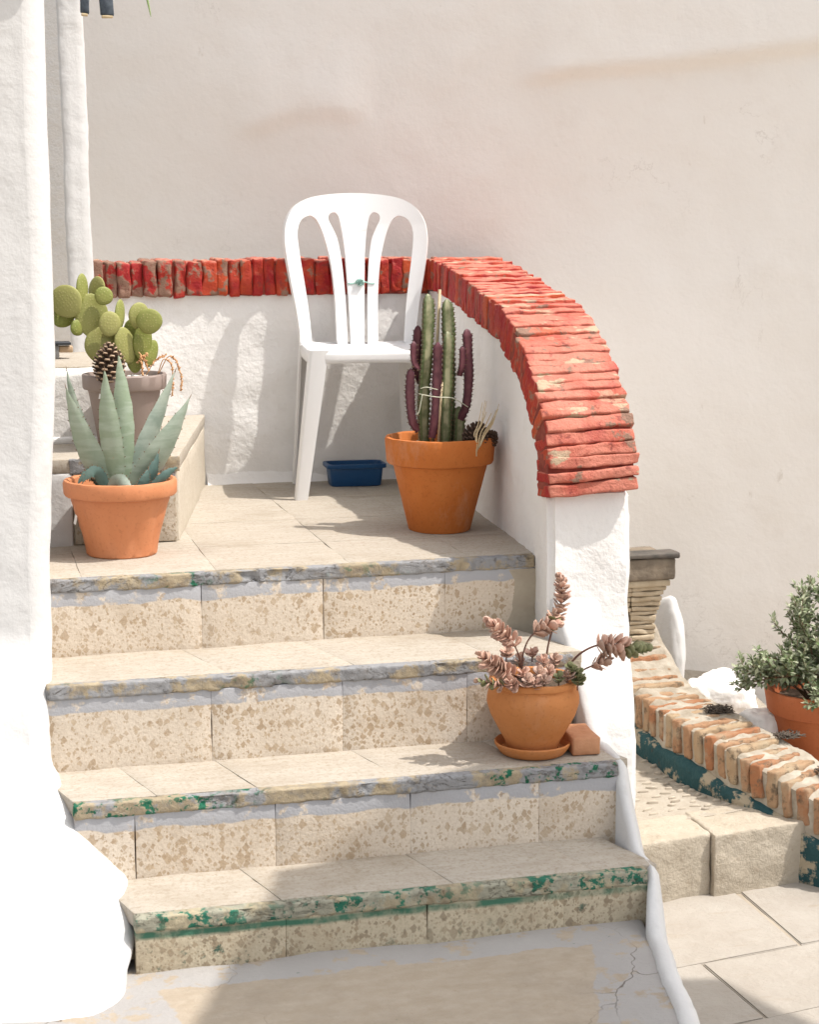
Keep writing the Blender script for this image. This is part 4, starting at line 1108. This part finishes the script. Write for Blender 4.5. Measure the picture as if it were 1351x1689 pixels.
mb.tube(catmull([(-0.070, 0.01, 0.376), (-0.055, -0.027, 0.372), (-0.02, -0.04, 0.366), (0.01, -0.036, 0.364), (0.03, -0.03, 0.360), (0.058, -0.02, 0.345), (0.078, -0.005, 0.333)], 5), 0.0014, 5)
mb.tube(catmull([(-0.060, -0.02, 0.388), (-0.045, -0.028, 0.392), (-0.015, -0.03, 0.385)], 5), 0.0013, 5)
mb.tube(catmull([(-0.057, -0.028, 0.372), (-0.062, -0.03, 0.35), (-0.066, -0.03, 0.33), (-0.072, -0.03, 0.318)], 5), 0.0013, 5)
mb.build('twine', M['string'], cac)
cone_thing((0.080, 0.445, 0.232), 0.034, 0.065, (0.35, 0.25, 0.3), 'dark pine cone in the cactus pot beside the dry straw', 3, 'cone')
cone_thing((0.118, 0.462, 0.236), 0.026, 0.045, (0.3, 0.9, 0.6), 'small dark pine cone against the back rim of the cactus pot', 5, 'cone')
mb = MB(); rr = random.Random(4)
for i in range(9):
    a = rr.uniform(-0.018, 0.018); b = rr.uniform(-0.01, 0.01)
    mb.tube(catmull([(0.088 + a * 0.4, 0.405 + b, 0.20 + 0.07 * rr.random()), (0.095 + a, 0.405 + b, 0.275), (0.112 + a * 1.3, 0.41 + b, 0.30), (0.128 + a * 1.5, 0.415 + b, 0.325 + rr.uniform(0, 0.04))], 3), lambda t: 0.0028 * (1 - 0.7 * t), 4)
mb.build('dry_straw', M['straw'], label='tuft of dry straw hanging over the cactus pot rim', category='straw')

# ---- agave pot
aga = empty('potted_agave', (-0.858, 0.372, 0.0), label='grey-green agave in a terracotta coloured plastic pot on the landing', category='potted plant')
def flute(a, z): 
    if z < 0.012 or z > 0.140: return 1.0
    e = math.sin(math.pi * (z - 0.012) / 0.128) ** 0.5
    return 1 + 0.05 * e * (abs(math.sin(a * 5 + 0.4)) ** 0.6 - 0.7)
prof = [(0.001, 0.006), (0.07, 0.006), (0.084, 0.0), (0.088, 0.004)] + [(0.089 + 0.034 * (i / 10) ** 1.15, 0.012 + 0.013 * i) for i in range(11)] + [(0.124, 0.150), (0.1385, 0.153), (0.141, 0.158), (0.142, 0.184), (0.139, 0.191), (0.132, 0.192), (0.126, 0.187), (0.12, 0.15), (0.11, 0.12)]
pot(aga, prof, M['terra_plastic'], 0.160, 0.122, n=120, mod=flute)
bm = box_bm(-0.009, 0.009, -0.0008, 0.0008, -0.012, 0.012)
st_ = finish('sticker', bm, M['sticker'], aga, smooth=False); st_.location = (-0.1145, -0.018, 0.095); st_.rotation_euler = (R(-12), 0, R(-80))
pebbles(aga, 26, 0.06, 0.11, 0.166, M['pebble'], 2, (0.010, 0.018), (3.6, 6.2))
def agave_leaf(root, tip, w, bend, mat, seed, base=(0, 0, 0.15), droop=0.0, name='leaf'):
    rr = random.Random(seed)
    b = Vector(base); t_ = Vector(tip); mid = (b + t_) / 2 + Vector(bend)
    P = [b * (1 - u) ** 2 + mid * 2 * u * (1 - u) + t_ * u * u for u in [i / 26 for i in range(27)]]
    out = Vector((t_.x - b.x, t_.y - b.y, 0)); out = out.normalized() * 0.5 + Vector((0, -0.85, 0)) if out.length > 0.02 else Vector((0.1, -1, 0)).normalized()
    rows = []; sp_ = MB()
    for i, p in enumerate(P):
        u = i / 26; d = (P[min(26, i + 1)] - P[max(0, i - 1)]).normalized()
        s_ = d.cross(out); s_ = s_.normalized() if s_.length > 0.2 else d.cross(Vector((0, -1, 0.1))).normalized()
        nrm = s_.cross(d).normalized()
        if nrm.z > 0 and False: nrm = -nrm
        wd = w * 0.48 * (0.75 + 0.9 * math.sin(math.pi * min(1, 0.12 + u * 0.62)) - 0.55) * (1 - u ** 3.0) * 1.2 + 0.0006
        th = max(0.0008, 0.011 * (1 - u) ** 0.8 * (w / 0.06))
        ch = 0.30 * wd
        wob = 0.0016 * math.sin(u * 40 + seed)
        row = [p + s_ * (wd * q) + nrm * (ch * (1 - q * q) * 1.0 - (th * (1 - abs(q) ** 2))) for q in (-1, -0.6, -0.2, 0.2, 0.6, 1)]
        row += [p + s_ * (wd * q) + nrm * (ch * (1 - q * q) + 0.0004) for q in (0.6, 0.2, -0.2, -0.6)]
        rows.append([x + s_ * wob * 0.5 for x in row])
        if 3 < i < 24 and i % 2 == 0:
            for sg, q in ((-1, 0), (1, 5)):
                v = rows[-1][q]; sp_.add([v + d * 0.0018, v - d * 0.0018, v + nrm * 0.0012, v + s_ * sg * 0.0042 + d * 0.001], [(0, 1, 3), (1, 2, 3), (2, 0, 3)])
    mb = MB(); mb.grid(rows, True, True); o = mb.build(name, mat, root, angle=80)
    tp = P[-1]; d = (P[-1] - P[-2]).normalized()
    sp_.tube([tp - d * 0.004, tp + d * 0.010], lambda t: 0.0016 * (1 - 0.8 * t), 5)
    sp_.build('spine', M['spine'], o, smooth=False, kind='stuff'); return o
AG = M['agave']; AD = M['agave_dark']
agave_leaf(aga, (0.004, 0.010, 0.503), 0.050, (0.018, -0.012, 0.0), AG, 1, (0.0, 0.0, 0.15))
agave_leaf(aga, (-0.034, -0.03, 0.468), 0.050, (-0.012, -0.02, 0.0), AG, 2, (-0.002, -0.01, 0.15))
agave_leaf(aga, (0.176, -0.03, 0.395), 0.064, (-0.006, -0.03, -0.035), AG, 3, (0.012, -0.012, 0.15))
agave_leaf(aga, (0.150, 0.05, 0.455), 0.052, (-0.010, 0.0, -0.028), AG, 4, (0.010, 0.008, 0.15))
agave_leaf(aga, (-0.128, -0.01, 0.425), 0.058, (-0.012, 0.0, -0.045), AG, 5, (-0.010, 0.0, 0.15))
agave_leaf(aga, (-0.120, 0.07, 0.462), 0.036, (-0.030, 0.0, -0.02), AG, 6, (-0.012, 0.012, 0.15))
agave_leaf(aga, (-0.098, -0.055, 0.190), 0.030, (0.008, -0.006, 0.085), AD, 8, (-0.035, -0.03, 0.155))
agave_leaf(aga, (-0.108, -0.02, 0.182), 0.030, (0.01, 0.0, 0.075), AD, 9, (-0.04, 0.0, 0.155))
agave_leaf(aga, (0.022, -0.118, 0.176), 0.044, (-0.035, -0.03, 0.055), AG, 10, (-0.008, -0.03, 0.155))
agave_leaf(aga, (0.092, -0.055, 0.262), 0.036, (0.004, -0.02, -0.022), AD, 11, (0.035, -0.05, 0.155))
agave_leaf(aga, (0.140, -0.055, 0.222), 0.024, (0.0, -0.03, 0.03), AD, 12, (0.05, -0.085, 0.15))
agave_leaf(aga, (0.062, -0.085, 0.225), 0.030, (0.0, -0.012, 0.0), AD, 13, (0.035, -0.075, 0.15))

# ---- prickly pear pot
pear = empty('potted_prickly_pear', (-0.808, 0.735, 0.227), label='yellow-green prickly pear cactus in a taupe pot on the door step', category='potted plant')
pot(pear, [(0.001, 0.004), (0.06, 0.004), (0.068, 0.0), (0.071, 0.004), (0.096, 0.150), (0.098, 0.156), (0.110, 0.160), (0.112, 0.165), (0.1135, 0.196), (0.111, 0.2), (0.105, 0.2), (0.102, 0.195), (0.095, 0.16), (0.09, 0.14)], M['greypot'], 0.178, 0.1)
bm = box_bm(-0.013, 0.013, -0.0008, 0.0008, -0.007, 0.007)
st_ = finish('sticker', bm, M['sticker'], pear, smooth=False); st_.location = (-0.064, -0.0835, 0.145); st_.rotation_euler = (R(-10), R(6), R(-37))
pebbles(pear, 30, 0.02, 0.09, 0.184, M['pebble'], 6, (0.007, 0.013))
bmP = bmesh.new(); bmesh.ops.create_uvsphere(bmP, u_segments=20, v_segments=14, radius=1)
for v in bmP.verts:
    w_n = 1.0 - 0.18 * max(0, -v.co.z) ** 1.5
    v.co.x *= w_n
pm_ = bpy.data.meshes.new('pad'); bmP.to_mesh(pm_); bmP.free(); pm_.materials.append(M['pad'])
for f in pm_.polygons: f.use_smooth = True
def pad(cx, cz, rx, rz, y, yaw, roll, th=0.0075):
    me = pm_.copy()
    for v in me.vertices: v.co = (v.co.x * rx, v.co.y * th, v.co.z * rz)
    o = bpy.data.objects.new('pad', me); link(o, pear)
    o.location = (cx, y, cz); o.rotation_euler = (0, R(roll), R(yaw)); o.rotation_mode = 'XYZ'
    return o
q = 1 / 1852.
for (ux, uy, rx, rz, y, yaw, roll) in [(290, 330, 72, 98, 0.0, 15, -10), (165, 255, 66, 72, -0.02, -20, -35), (150, 322, 56, 56, 0.01, 30, -50), (245, 195, 38, 66, -0.005, 60, 0), (318, 205, 42, 62, 0.01, -50, 12), (346, 230, 40, 40, -0.02, 10, 30), (215, 385, 34, 36, -0.01, 40, -40), (370, 366, 46, 54, -0.03, 8, 5), (425, 325, 36, 68, -0.005, 65, 8), (335, 475, 74, 82, 0.0, 10, -5), (448, 475, 50, 82, -0.01, 35, -18), (520, 330, 48, 58, 0.0, 25, 10), (566, 356, 55, 55, -0.025, -6, 0), (535, 460, 42, 78, 0.0, 15, 6), (578, 520, 34, 62, 0.01, 40, 22), (485, 415, 34, 56, 0.03, -30, 0), (400, 545, 45, 60, 0.02, 0, 0), (500, 560, 40, 50, 0.02, 30, 0), (205, 285, 40, 50, 0.03, -40, 0)]:
    pad((ux - 440) * q, 0.200 + (615 - uy) * q, rx * q * 1.2, rz * q * 1.16, y, yaw * 0.8, roll, 0.0065)
mb = MB(); rr = random.Random(12)
for P in ([(0.09, -0.03, 0.20), (0.115, -0.04, 0.245), (0.135, -0.05, 0.235), (0.148, -0.05, 0.19), (0.146, -0.05, 0.155)], [(0.085, -0.05, 0.2), (0.10, -0.06, 0.24), (0.12, -0.07, 0.225), (0.122, -0.07, 0.18), (0.121, -0.07, 0.145)], [(0.04, -0.05, 0.245), (0.038, -0.075, 0.25), (0.040, -0.085, 0.22), (0.041, -0.085, 0.185)], [(0.05, -0.03, 0.24), (0.055, -0.06, 0.255), (0.03, -0.07, 0.235)], [(0.05, -0.04, 0.19), (0.08, -0.04, 0.235), (0.11, -0.03, 0.25)], [(0.035, -0.05, 0.26), (0.05, -0.06, 0.24), (0.06, -0.06, 0.21)]):
    C = catmull(P, 8); mb.tube(C, 0.0014, 5)
    for c_ in C[len(C) // 3:]:
        for _ in range(3):
            d = Vector((rr.uniform(-1, 1), rr.uniform(-1, 1), rr.uniform(-1, 1))) * 0.005
            mb.tube([c_, c_ + d * 0.6, c_ + d], lambda t: 0.0022 * (1 - 0.5 * t), 4)
mb.build('flower_stalk', M['orange_stalk'], pear)
cone_thing((-0.857, 0.655, 0.402), 0.042, 0.098, (0.0, 0.05, 0), 'open brown pine cone standing in the prickly pear pot', 9)

# ---- succulent pot on the stairs
suc = empty('potted_succulent', (0.004, -0.333, -0.367), label='pink ghost-plant succulent in a round-bellied terracotta pot on the step', category='potted plant')
prof = [(0.001, 0.004), (0.052, 0.004), (0.057, 0.0), (0.060, 0.004), (0.064, 0.02), (0.082, 0.052), (0.098, 0.083), (0.1055, 0.108), (0.106, 0.122), (0.102, 0.138), (0.0965, 0.146), (0.0965, 0.149), (0.1005, 0.152), (0.102, 0.158), (0.1005, 0.164), (0.096, 0.167), (0.091, 0.165), (0.089, 0.155), (0.09, 0.13)]
pot(suc, prof, M['terra_round'], 0.150, 0.091, n=72)
sau = empty('saucer', (0.004, -0.333, -0.378), label='terracotta saucer under the succulent pot', category='saucer')
mb = MB(); mb.lathe([(0.001, 0.002), (0.06, 0.001), (0.072, 0.001), (0.076, 0.004), (0.087, 0.020), (0.0885, 0.026), (0.086, 0.0285), (0.083, 0.026), (0.073, 0.0105), (0.001, 0.010)], 64)
mb.build('dish', M['terra_round'], sau, angle=40)
def leaf_mesh(nm, L, W, T, mat):
    mb = MB(); rows = []
    for i in range(7):
        u = i / 6; wd = W * 0.5 * (0.34 + 1.15 * math.sin(math.pi * min(1, 0.05 + 0.62 * u)) ** 1.5 - 0.25) * (1 - u ** 6) ** 0.5 + 0.0004
        th = T * (1 - 0.5 * u) * (1 - u ** 8) ** 0.5 + 0.0002
        z = 0.22 * L * u * u
        rows.append([(L * u, wd * c_, z + th * s_ + 0.15 * wd * c_ * c_) for c_, s_ in ((-1, 0), (-0.55, -0.5), (0.55, -0.5), (1, 0), (0.55, 0.35), (-0.55, 0.35))])
    mb.grid(rows, True, True)
    me = bpy.data.meshes.new(nm); me.from_pydata(mb.v, [], mb.f); me.materials.append(mat)
    for f in me.polygons: f.use_smooth = True
    return me
LM = {k_: leaf_mesh('leaf', 0.028, 0.0195, 0.003, M[k_]) for k_ in ('succ_pink', 'succ_mauve', 'succ_green')}
qs = 1 / 2880.
def sp3(x, y, d): return Vector(((x - 550) * qs, d, 0.166 + (770 - y) * qs))
def branch(pts, r, f0, n, kinds, scale=(0.8, 1.1), seed=0, spread=1.0, tipk=None):
    rr = random.Random(seed); C = catmull([sp3(*p) for p in pts], 8)
    mb = MB(); mb.tube(C, lambda t: r * (1 - 0.35 * t), 6); st = mb.build('branch', M['succ_stem'], suc)
    for i in range(n):
        u = f0 + (1 - f0) * (i + 0.5) / n
        k_ = min(len(C) - 2, int(u * (len(C) - 1))); fr = u * (len(C) - 1) - k_
        p = C[k_].lerp(C[k_ + 1], fr); d = (C[k_ + 1] - C[k_]).normalized()
        a = i * 2.39996 + rr.uniform(-0.5, 0.5)
        e1 = d.cross(Vector((0.3, -0.9, 0.2))).normalized(); e2 = d.cross(e1)
        rad = e1 * math.cos(a) + e2 * math.sin(a)
        op = (1.12 - 0.8 * max(0, (u - 0.78) / 0.22)) * spread
        x_ = (rad * math.sin(op) + d * math.cos(op)).normalized()
        x_ = (x_ + Vector((rr.uniform(-1, 1), rr.uniform(-1, 1), rr.uniform(-1, 1))) * 0.22).normalized(); y_ = d.cross(rad); y_ = (y_ - x_ * y_.dot(x_)).normalized(); z_ = x_.cross(y_).normalized()
        s_ = rr.uniform(*scale) * (1 - 0.35 * max(0, (u - 0.8) / 0.2))
        kk = rr.choice(kinds) if not (tipk and u > tipk[0]) else tipk[1]
        o = bpy.data.objects.new('leaf', LM[kk]); link(o, st)
        o.matrix_basis = Matrix.Translation(p) @ Matrix(((x_.x, y_.x, z_.x, 0), (x_.y, y_.y, z_.y, 0), (x_.z, y_.z, z_.z, 0), (0, 0, 0, 1))) @ Matrix.Scale(s_, 4)
PK, MV, GR = 'succ_pink', 'succ_mauve', 'succ_green'
branch([(450, 740, -0.01), (440, 640, -0.02), (380, 520, -0.035), (290, 430, -0.045), (200, 350, -0.05)], 0.0022, 0.46, 34, (PK, PK, MV), seed=1)
branch([(470, 740, 0.0), (480, 600, 0.0), (520, 490, -0.01), (600, 430, -0.02), (690, 410, -0.02)], 0.0022, 0.55, 26, (PK, MV), seed=2)
branch([(650, 740, 0.01), (655, 600, 0.01), (690, 460, 0.01), (740, 320, 0.01), (750, 200, 0.01), (735, 120, 0.01)], 0.0026, 0.46, 50, (MV, MV, PK), (0.75, 1.0), 3, 1.15)
branch([(640, 500, 0.0), (660, 420, -0.01), (670, 340, -0.015)], 0.0018, 0.2, 12, (GR, MV), (0.7, 0.9), 33)
branch([(730, 740, -0.03), (800, 620, -0.045), (890, 550, -0.06), (990, 530, -0.07), (1100, 555, -0.075), (1225, 560, -0.08)], 0.0028, 0.46, 58, (PK, PK, MV), (0.95, 1.3), 4, 1.15, (0.78, GR))
branch([(760, 745, -0.05), (880, 680, -0.06), (980, 640, -0.07)], 0.0024, 0.5, 14, (PK, MV), (0.8, 1.2), 5)
branch([(420, 750, -0.03), (330, 690, -0.05), (230, 640, -0.06), (140, 560, -0.065)], 0.0024, 0.22, 40, (PK, MV, PK), (0.85, 1.2), 6, 1.1)
branch([(330, 770, -0.07), (250, 750, -0.08), (110, 715, -0.08)], 0.002, 0.35, 20, (PK, GR, MV), (0.6, 0.85), 7)
branch([(380, 760, -0.075), (330, 750, -0.09), (300, 715, -0.095)], 0.002, 0.1, 18, (PK, MV), (0.6, 0.8), 8)
for i, (x, y, dp, kk) in enumerate([(640, 715, -0.085, GR), (735, 665, -0.075, GR), (780, 700, -0.08, GR), (430, 690, -0.05, PK), (520, 690, -0.07, MV), (590, 640, -0.03, PK), (560, 610, 0.02, PK), (700, 700, -0.085, MV), (430, 720, -0.085, MV), (600, 690, -0.06, PK), (380, 600, 0.02, PK), (480, 650, 0.03, MV), (680, 640, -0.02, MV), (540, 720, -0.085, MV), (480, 740, -0.09, PK), (770, 740, -0.085, GR)]):
    branch([(x + 10, y + 80, dp + 0.01), (x + 4, y + 35, dp + 0.004), (x, y, dp)], 0.0018, 0.3, 11, (kk, kk, MV if kk != GR else GR), (0.55, 0.85), 20 + i, 1.1)

br = brick_mesh(0.066, 0.125, 0.040, 777, 0.002, (0.02, 0.03, 0.02), 0.004); br.materials.append(M['clay_brick'])
o = bpy.data.objects.new('loose_brick', br); link(o, None, label='small loose terracotta brick beside the succulent pot', category='brick')
o.location = (0.118, -0.331, -0.357); o.rotation_euler = (0, 0, R(-4))

# ---- bush pot on the right
bush = empty('potted_bush', (1.225, 0.60, -0.775), label='grey-green small-leaved bush in a dark terracotta pot at the right edge', category='potted plant')
pot(bush, [(0.001, 0.0), (0.11, 0.0), (0.115, 0.004), (0.142, 0.155), (0.146, 0.16), (0.155, 0.163), (0.165, 0.225), (0.163, 0.232), (0.155, 0.233), (0.15, 0.226), (0.14, 0.16)], M['terra_dark'], 0.195, 0.147)
k = NT('bush_leaf', 0.6, 0.25)
at_ = k.n('ShaderNodeAttribute'); at_.attribute_name = 'tone'
k.color(k.mix(at_.outputs['Fac'], (0.09, 0.135, 0.045), (0.46, 0.48, 0.34)))
M['bushleaf'] = k.m
rr = random.Random(21); st = MB(); lf = MB(); tone = []
def leaf_quad(p, d, up, L, W, tn):
    s_ = d.cross(up); s_ = s_.normalized() if s_.length > 0.05 else Vector((1, 0, 0)); n_ = s_.cross(d).normalized()
    lf.add([p, p + d * L * 0.5 + s_ * W * 0.5 + n_ * W * 0.15, p + d * L, p + d * L * 0.5 - s_ * W * 0.5 + n_ * W * 0.15, p + d * L * 0.45 - n_ * W * 0.06], [(0, 1, 4), (1, 2, 4), (2, 3, 4), (3, 0, 4)])
    tone.extend([tn] * 5)
ends = [(-0.22, -0.03, 0.30), (-0.20, -0.05, 0.42), (-0.255, -0.02, 0.335), (-0.24, 0.0, 0.26), (-0.10, -0.05, 0.60), (-0.06, 0.0, 0.68), (-0.02, -0.02, 0.72), (0.03, 0.0, 0.68), (-0.12, 0.02, 0.50), (-0.14, -0.06, 0.40), (-0.05, -0.1, 0.48), (0.05, -0.12, 0.42), (0.10, -0.05, 0.60), (0.16, 0.0, 0.5), (0.2, 0.02, 0.42), (0.12, 0.1, 0.62), (-0.05, 0.12, 0.58), (-0.02, -0.20, 0.19), (-0.09, -0.16, 0.225), (0.08, -0.18, 0.25), (0.0, -0.08, 0.60), (-0.08, -0.08, 0.34), (-0.17, -0.10, 0.34), (0.02, -0.14, 0.34)]
for e in ends:
    e = Vector((e[0] * 1.05, e[1], 0.20 + (e[2] - 0.19) * 0.66)); b = Vector((rr.uniform(-0.04, 0.04), rr.uniform(-0.04, 0.04), 0.19))
    m1 = b.lerp(e, 0.5) + Vector((0, 0, 0.04)); C = catmull([b, m1, e], 10)
    st.tube(C, lambda t: 0.004 * (1 - 0.7 * t), 5)
    twigs = [(C, 0.35)]
    for _ in range(9):
        s0 = C[rr.randint(6, len(C) - 2)]; d = (e - b).normalized() + Vector((rr.uniform(-1, 1), rr.uniform(-1, 1), rr.uniform(-0.5, 1))) * 0.9
        d.normalize(); T = [s0, s0 + d * 0.03, s0 + d * 0.055 + Vector((0, 0, 0.012))]
        st.tube(T, lambda t: 0.0016 * (1 - 0.5 * t), 4); twigs.append((catmull(T, 5), 0.2))
    for T, f0 in twigs:
        n_ = len(T)
        for i in range(int(n_ * f0), n_):
            d = (T[min(n_ - 1, i + 1)] - T[max(0, i - 1)]).normalized()
            for _ in range(3):
                v = Vector((rr.uniform(-1, 1), rr.uniform(-1, 1), rr.uniform(-1, 1))).normalized()
                dd = (d * 0.6 + v * 0.8).normalized()
                leaf_quad(T[i] + v * 0.002, dd, Vector((0, -0.3, 1)), rr.uniform(0.014, 0.026), rr.uniform(0.008, 0.013), rr.random() ** 1.2)
st.build('stem', M['spine'], bush)
fo = lf.build('foliage', M['bushleaf'], bush, smooth=False, kind='stuff')
a_ = fo.data.attributes.new('tone', 'FLOAT', 'POINT'); a_.data.foreach_set('value', tone)

# ---- small things at the door and overhead
dj = empty('door_scraper', (-0.955, 1.22, 0.437), label='small black metal bracket with a wooden end by the doorway', category='bracket')
DJ = Vector((0.955, -1.22, -0.437))
rough_box('metal_plate', -1.03, -0.918, 1.18, 1.25, 0.478, 0.486, M['black'], dj, bev=0.002).location = DJ
rough_box('metal_body', -1.03, -0.952, 1.19, 1.24, 0.437, 0.478, m_simple('grey_metal', (0.2, 0.2, 0.2), (0.3, 0.3, 0.3), 20, 0.5, 0.2), dj, bev=0.004).location = DJ
rough_box('wooden_end', -0.952, -0.912, 1.195, 1.235, 0.455, 0.474, M['wood'], dj, bev=0.003).location = DJ
# two hanging dark wooden chimes and one leaf tip at the top of the photograph
def hang(name, x, y, zb, w_, tilt, lab):
    r_ = empty(name, (x, y, zb), label=lab, category='ornament')
    rough_box('strip', -w_ / 2, w_ / 2, -0.008, 0.008, 0.0, 0.29, M['darkblue'], r_, bev=0.004, res=(0.02, 1, 0.03), amp=0.003, freq=20)
    rough_box('end_tip', -w_ / 2 + 0.004, w_ / 2 - 0.003, -0.007, 0.007, -0.007, 0.001, M['straw'], r_, bev=0.002)
    r_.rotation_euler = (0, tilt, 0)
hang('hanging_ornament', -0.838, 1.38, 1.440, 0.026, 0.06, 'left of two dark hanging wooden ends at the top by the jamb')
hang('hanging_ornament', -0.772, 1.38, 1.436, 0.040, -0.03, 'right of two dark hanging wooden ends at the top by the jamb')
mb = MB(); mb.tube([(-0.86, 1.56, 1.735), (-0.85, 1.45, 1.737), (-0.84, 1.385, 1.737), (-0.76, 1.378, 1.737), (-0.66, 1.372, 1.735)], 0.006, 8)
mb.build('iron_bracket', M['black'], label='thin iron bracket on the jamb carrying the hanging wooden ends', category='bracket')
mb = MB()
C = catmull([(-0.715, 1.372, 1.735), (-0.685, 1.36, 1.60), (-0.665, 1.36, 1.53), (-0.650, 1.37, 1.47), (-0.642, 1.38, 1.436)], 6)
rows = []
for i, p in enumerate(C):
    u = i / (len(C) - 1); wd = 0.006 * (1 - u) ** 0.6 + 0.0006
    rows.append([p + Vector((-wd, 0, 0)), p + Vector((0, 0.002, 0)), p + Vector((wd, 0, 0)), p + Vector((0, -0.0015, 0))])
mb.grid(rows, True, True); mb.build('hanging_leaf', m_simple('hanging_green_leaf', (0.25, 0.36, 0.14), (0.36, 0.46, 0.22), 30, 0.6, 0.1), label='thin pale green leaf tip hanging at the top of the wall', category='leaf')
# ---- unseen clay eave tiles, added to throw a scalloped shadow on the house front
for q_, xt in enumerate((-1.068, -1.19, -1.31)):
    mb = MB(); rows = []
    for i in range(5):
        y = 0.05 - 0.192 * i / 4; rr_ = 0.038 + 0.006 * i / 4
        rows.append([(xt + rr_ * math.cos(t) * 1.0, y, 1.43 - 0.03 * i / 4 + rr_ * math.sin(t)) for t in [math.pi + math.pi * j / 10 for j in range(11)]] + [(xt + (rr_ - 0.009) * math.cos(t), y, 1.43 - 0.03 * i / 4 + (rr_ - 0.009) * math.sin(t)) for t in [2 * math.pi - math.pi * j / 10 for j in range(11)]])
    mb.grid(rows, True, True)
    mb.build('added_eave_tile', M['clay_brick'], angle=50, label='unseen curved clay eave tile added to the house front for its shadow, ' + ('nearest the corner', 'second from the corner', 'third from the corner')[q_], category='roof tile', group='added eave tiles on the house front')
# ---- unseen canvas canopy on a pole, added to cast shade on the lowest step
ps = empty('shade_caster', (1.80, -1.90, -0.95), label='unseen round canvas canopy on a pole, added to shade the lowest step', category='shade_caster')
mb = MB(); mb.tube([(0, 0, 0), (0, 0, 4.05)], 0.022, 12); mb.build('pole', M['bamboo'], ps)
mb = MB(); mb.lathe([(0.001, 0.06), (0.2, 0.055), (0.24, 0.0)], 32); mb.build('base', M['black'], ps)
mb = MB(); rows = []
for q_ in range(12):
    r_ = 0.92 * q_ / 11; row = []
    for j in range(96):
        a = 2 * math.pi * j / 96; sc = 1 - 0.10 * abs(math.sin(a * 4)) ** 0.7 * (q_ / 11) ** 2
        row.append(((r_ * sc + 0.001) * math.cos(a), (r_ * sc + 0.001) * math.sin(a), 4.05 - 0.30 * (q_ / 11) ** 1.3))
    rows.append(row)
mb.grid(rows, True); o = mb.build('canopy', m_simple('canvas', (0.6, 0.55, 0.47), (0.64, 0.6, 0.52), 20, 0.9, 0.2), ps)
sm = o.modifiers.new('thick', 'SOLIDIFY'); sm.thickness = 0.004
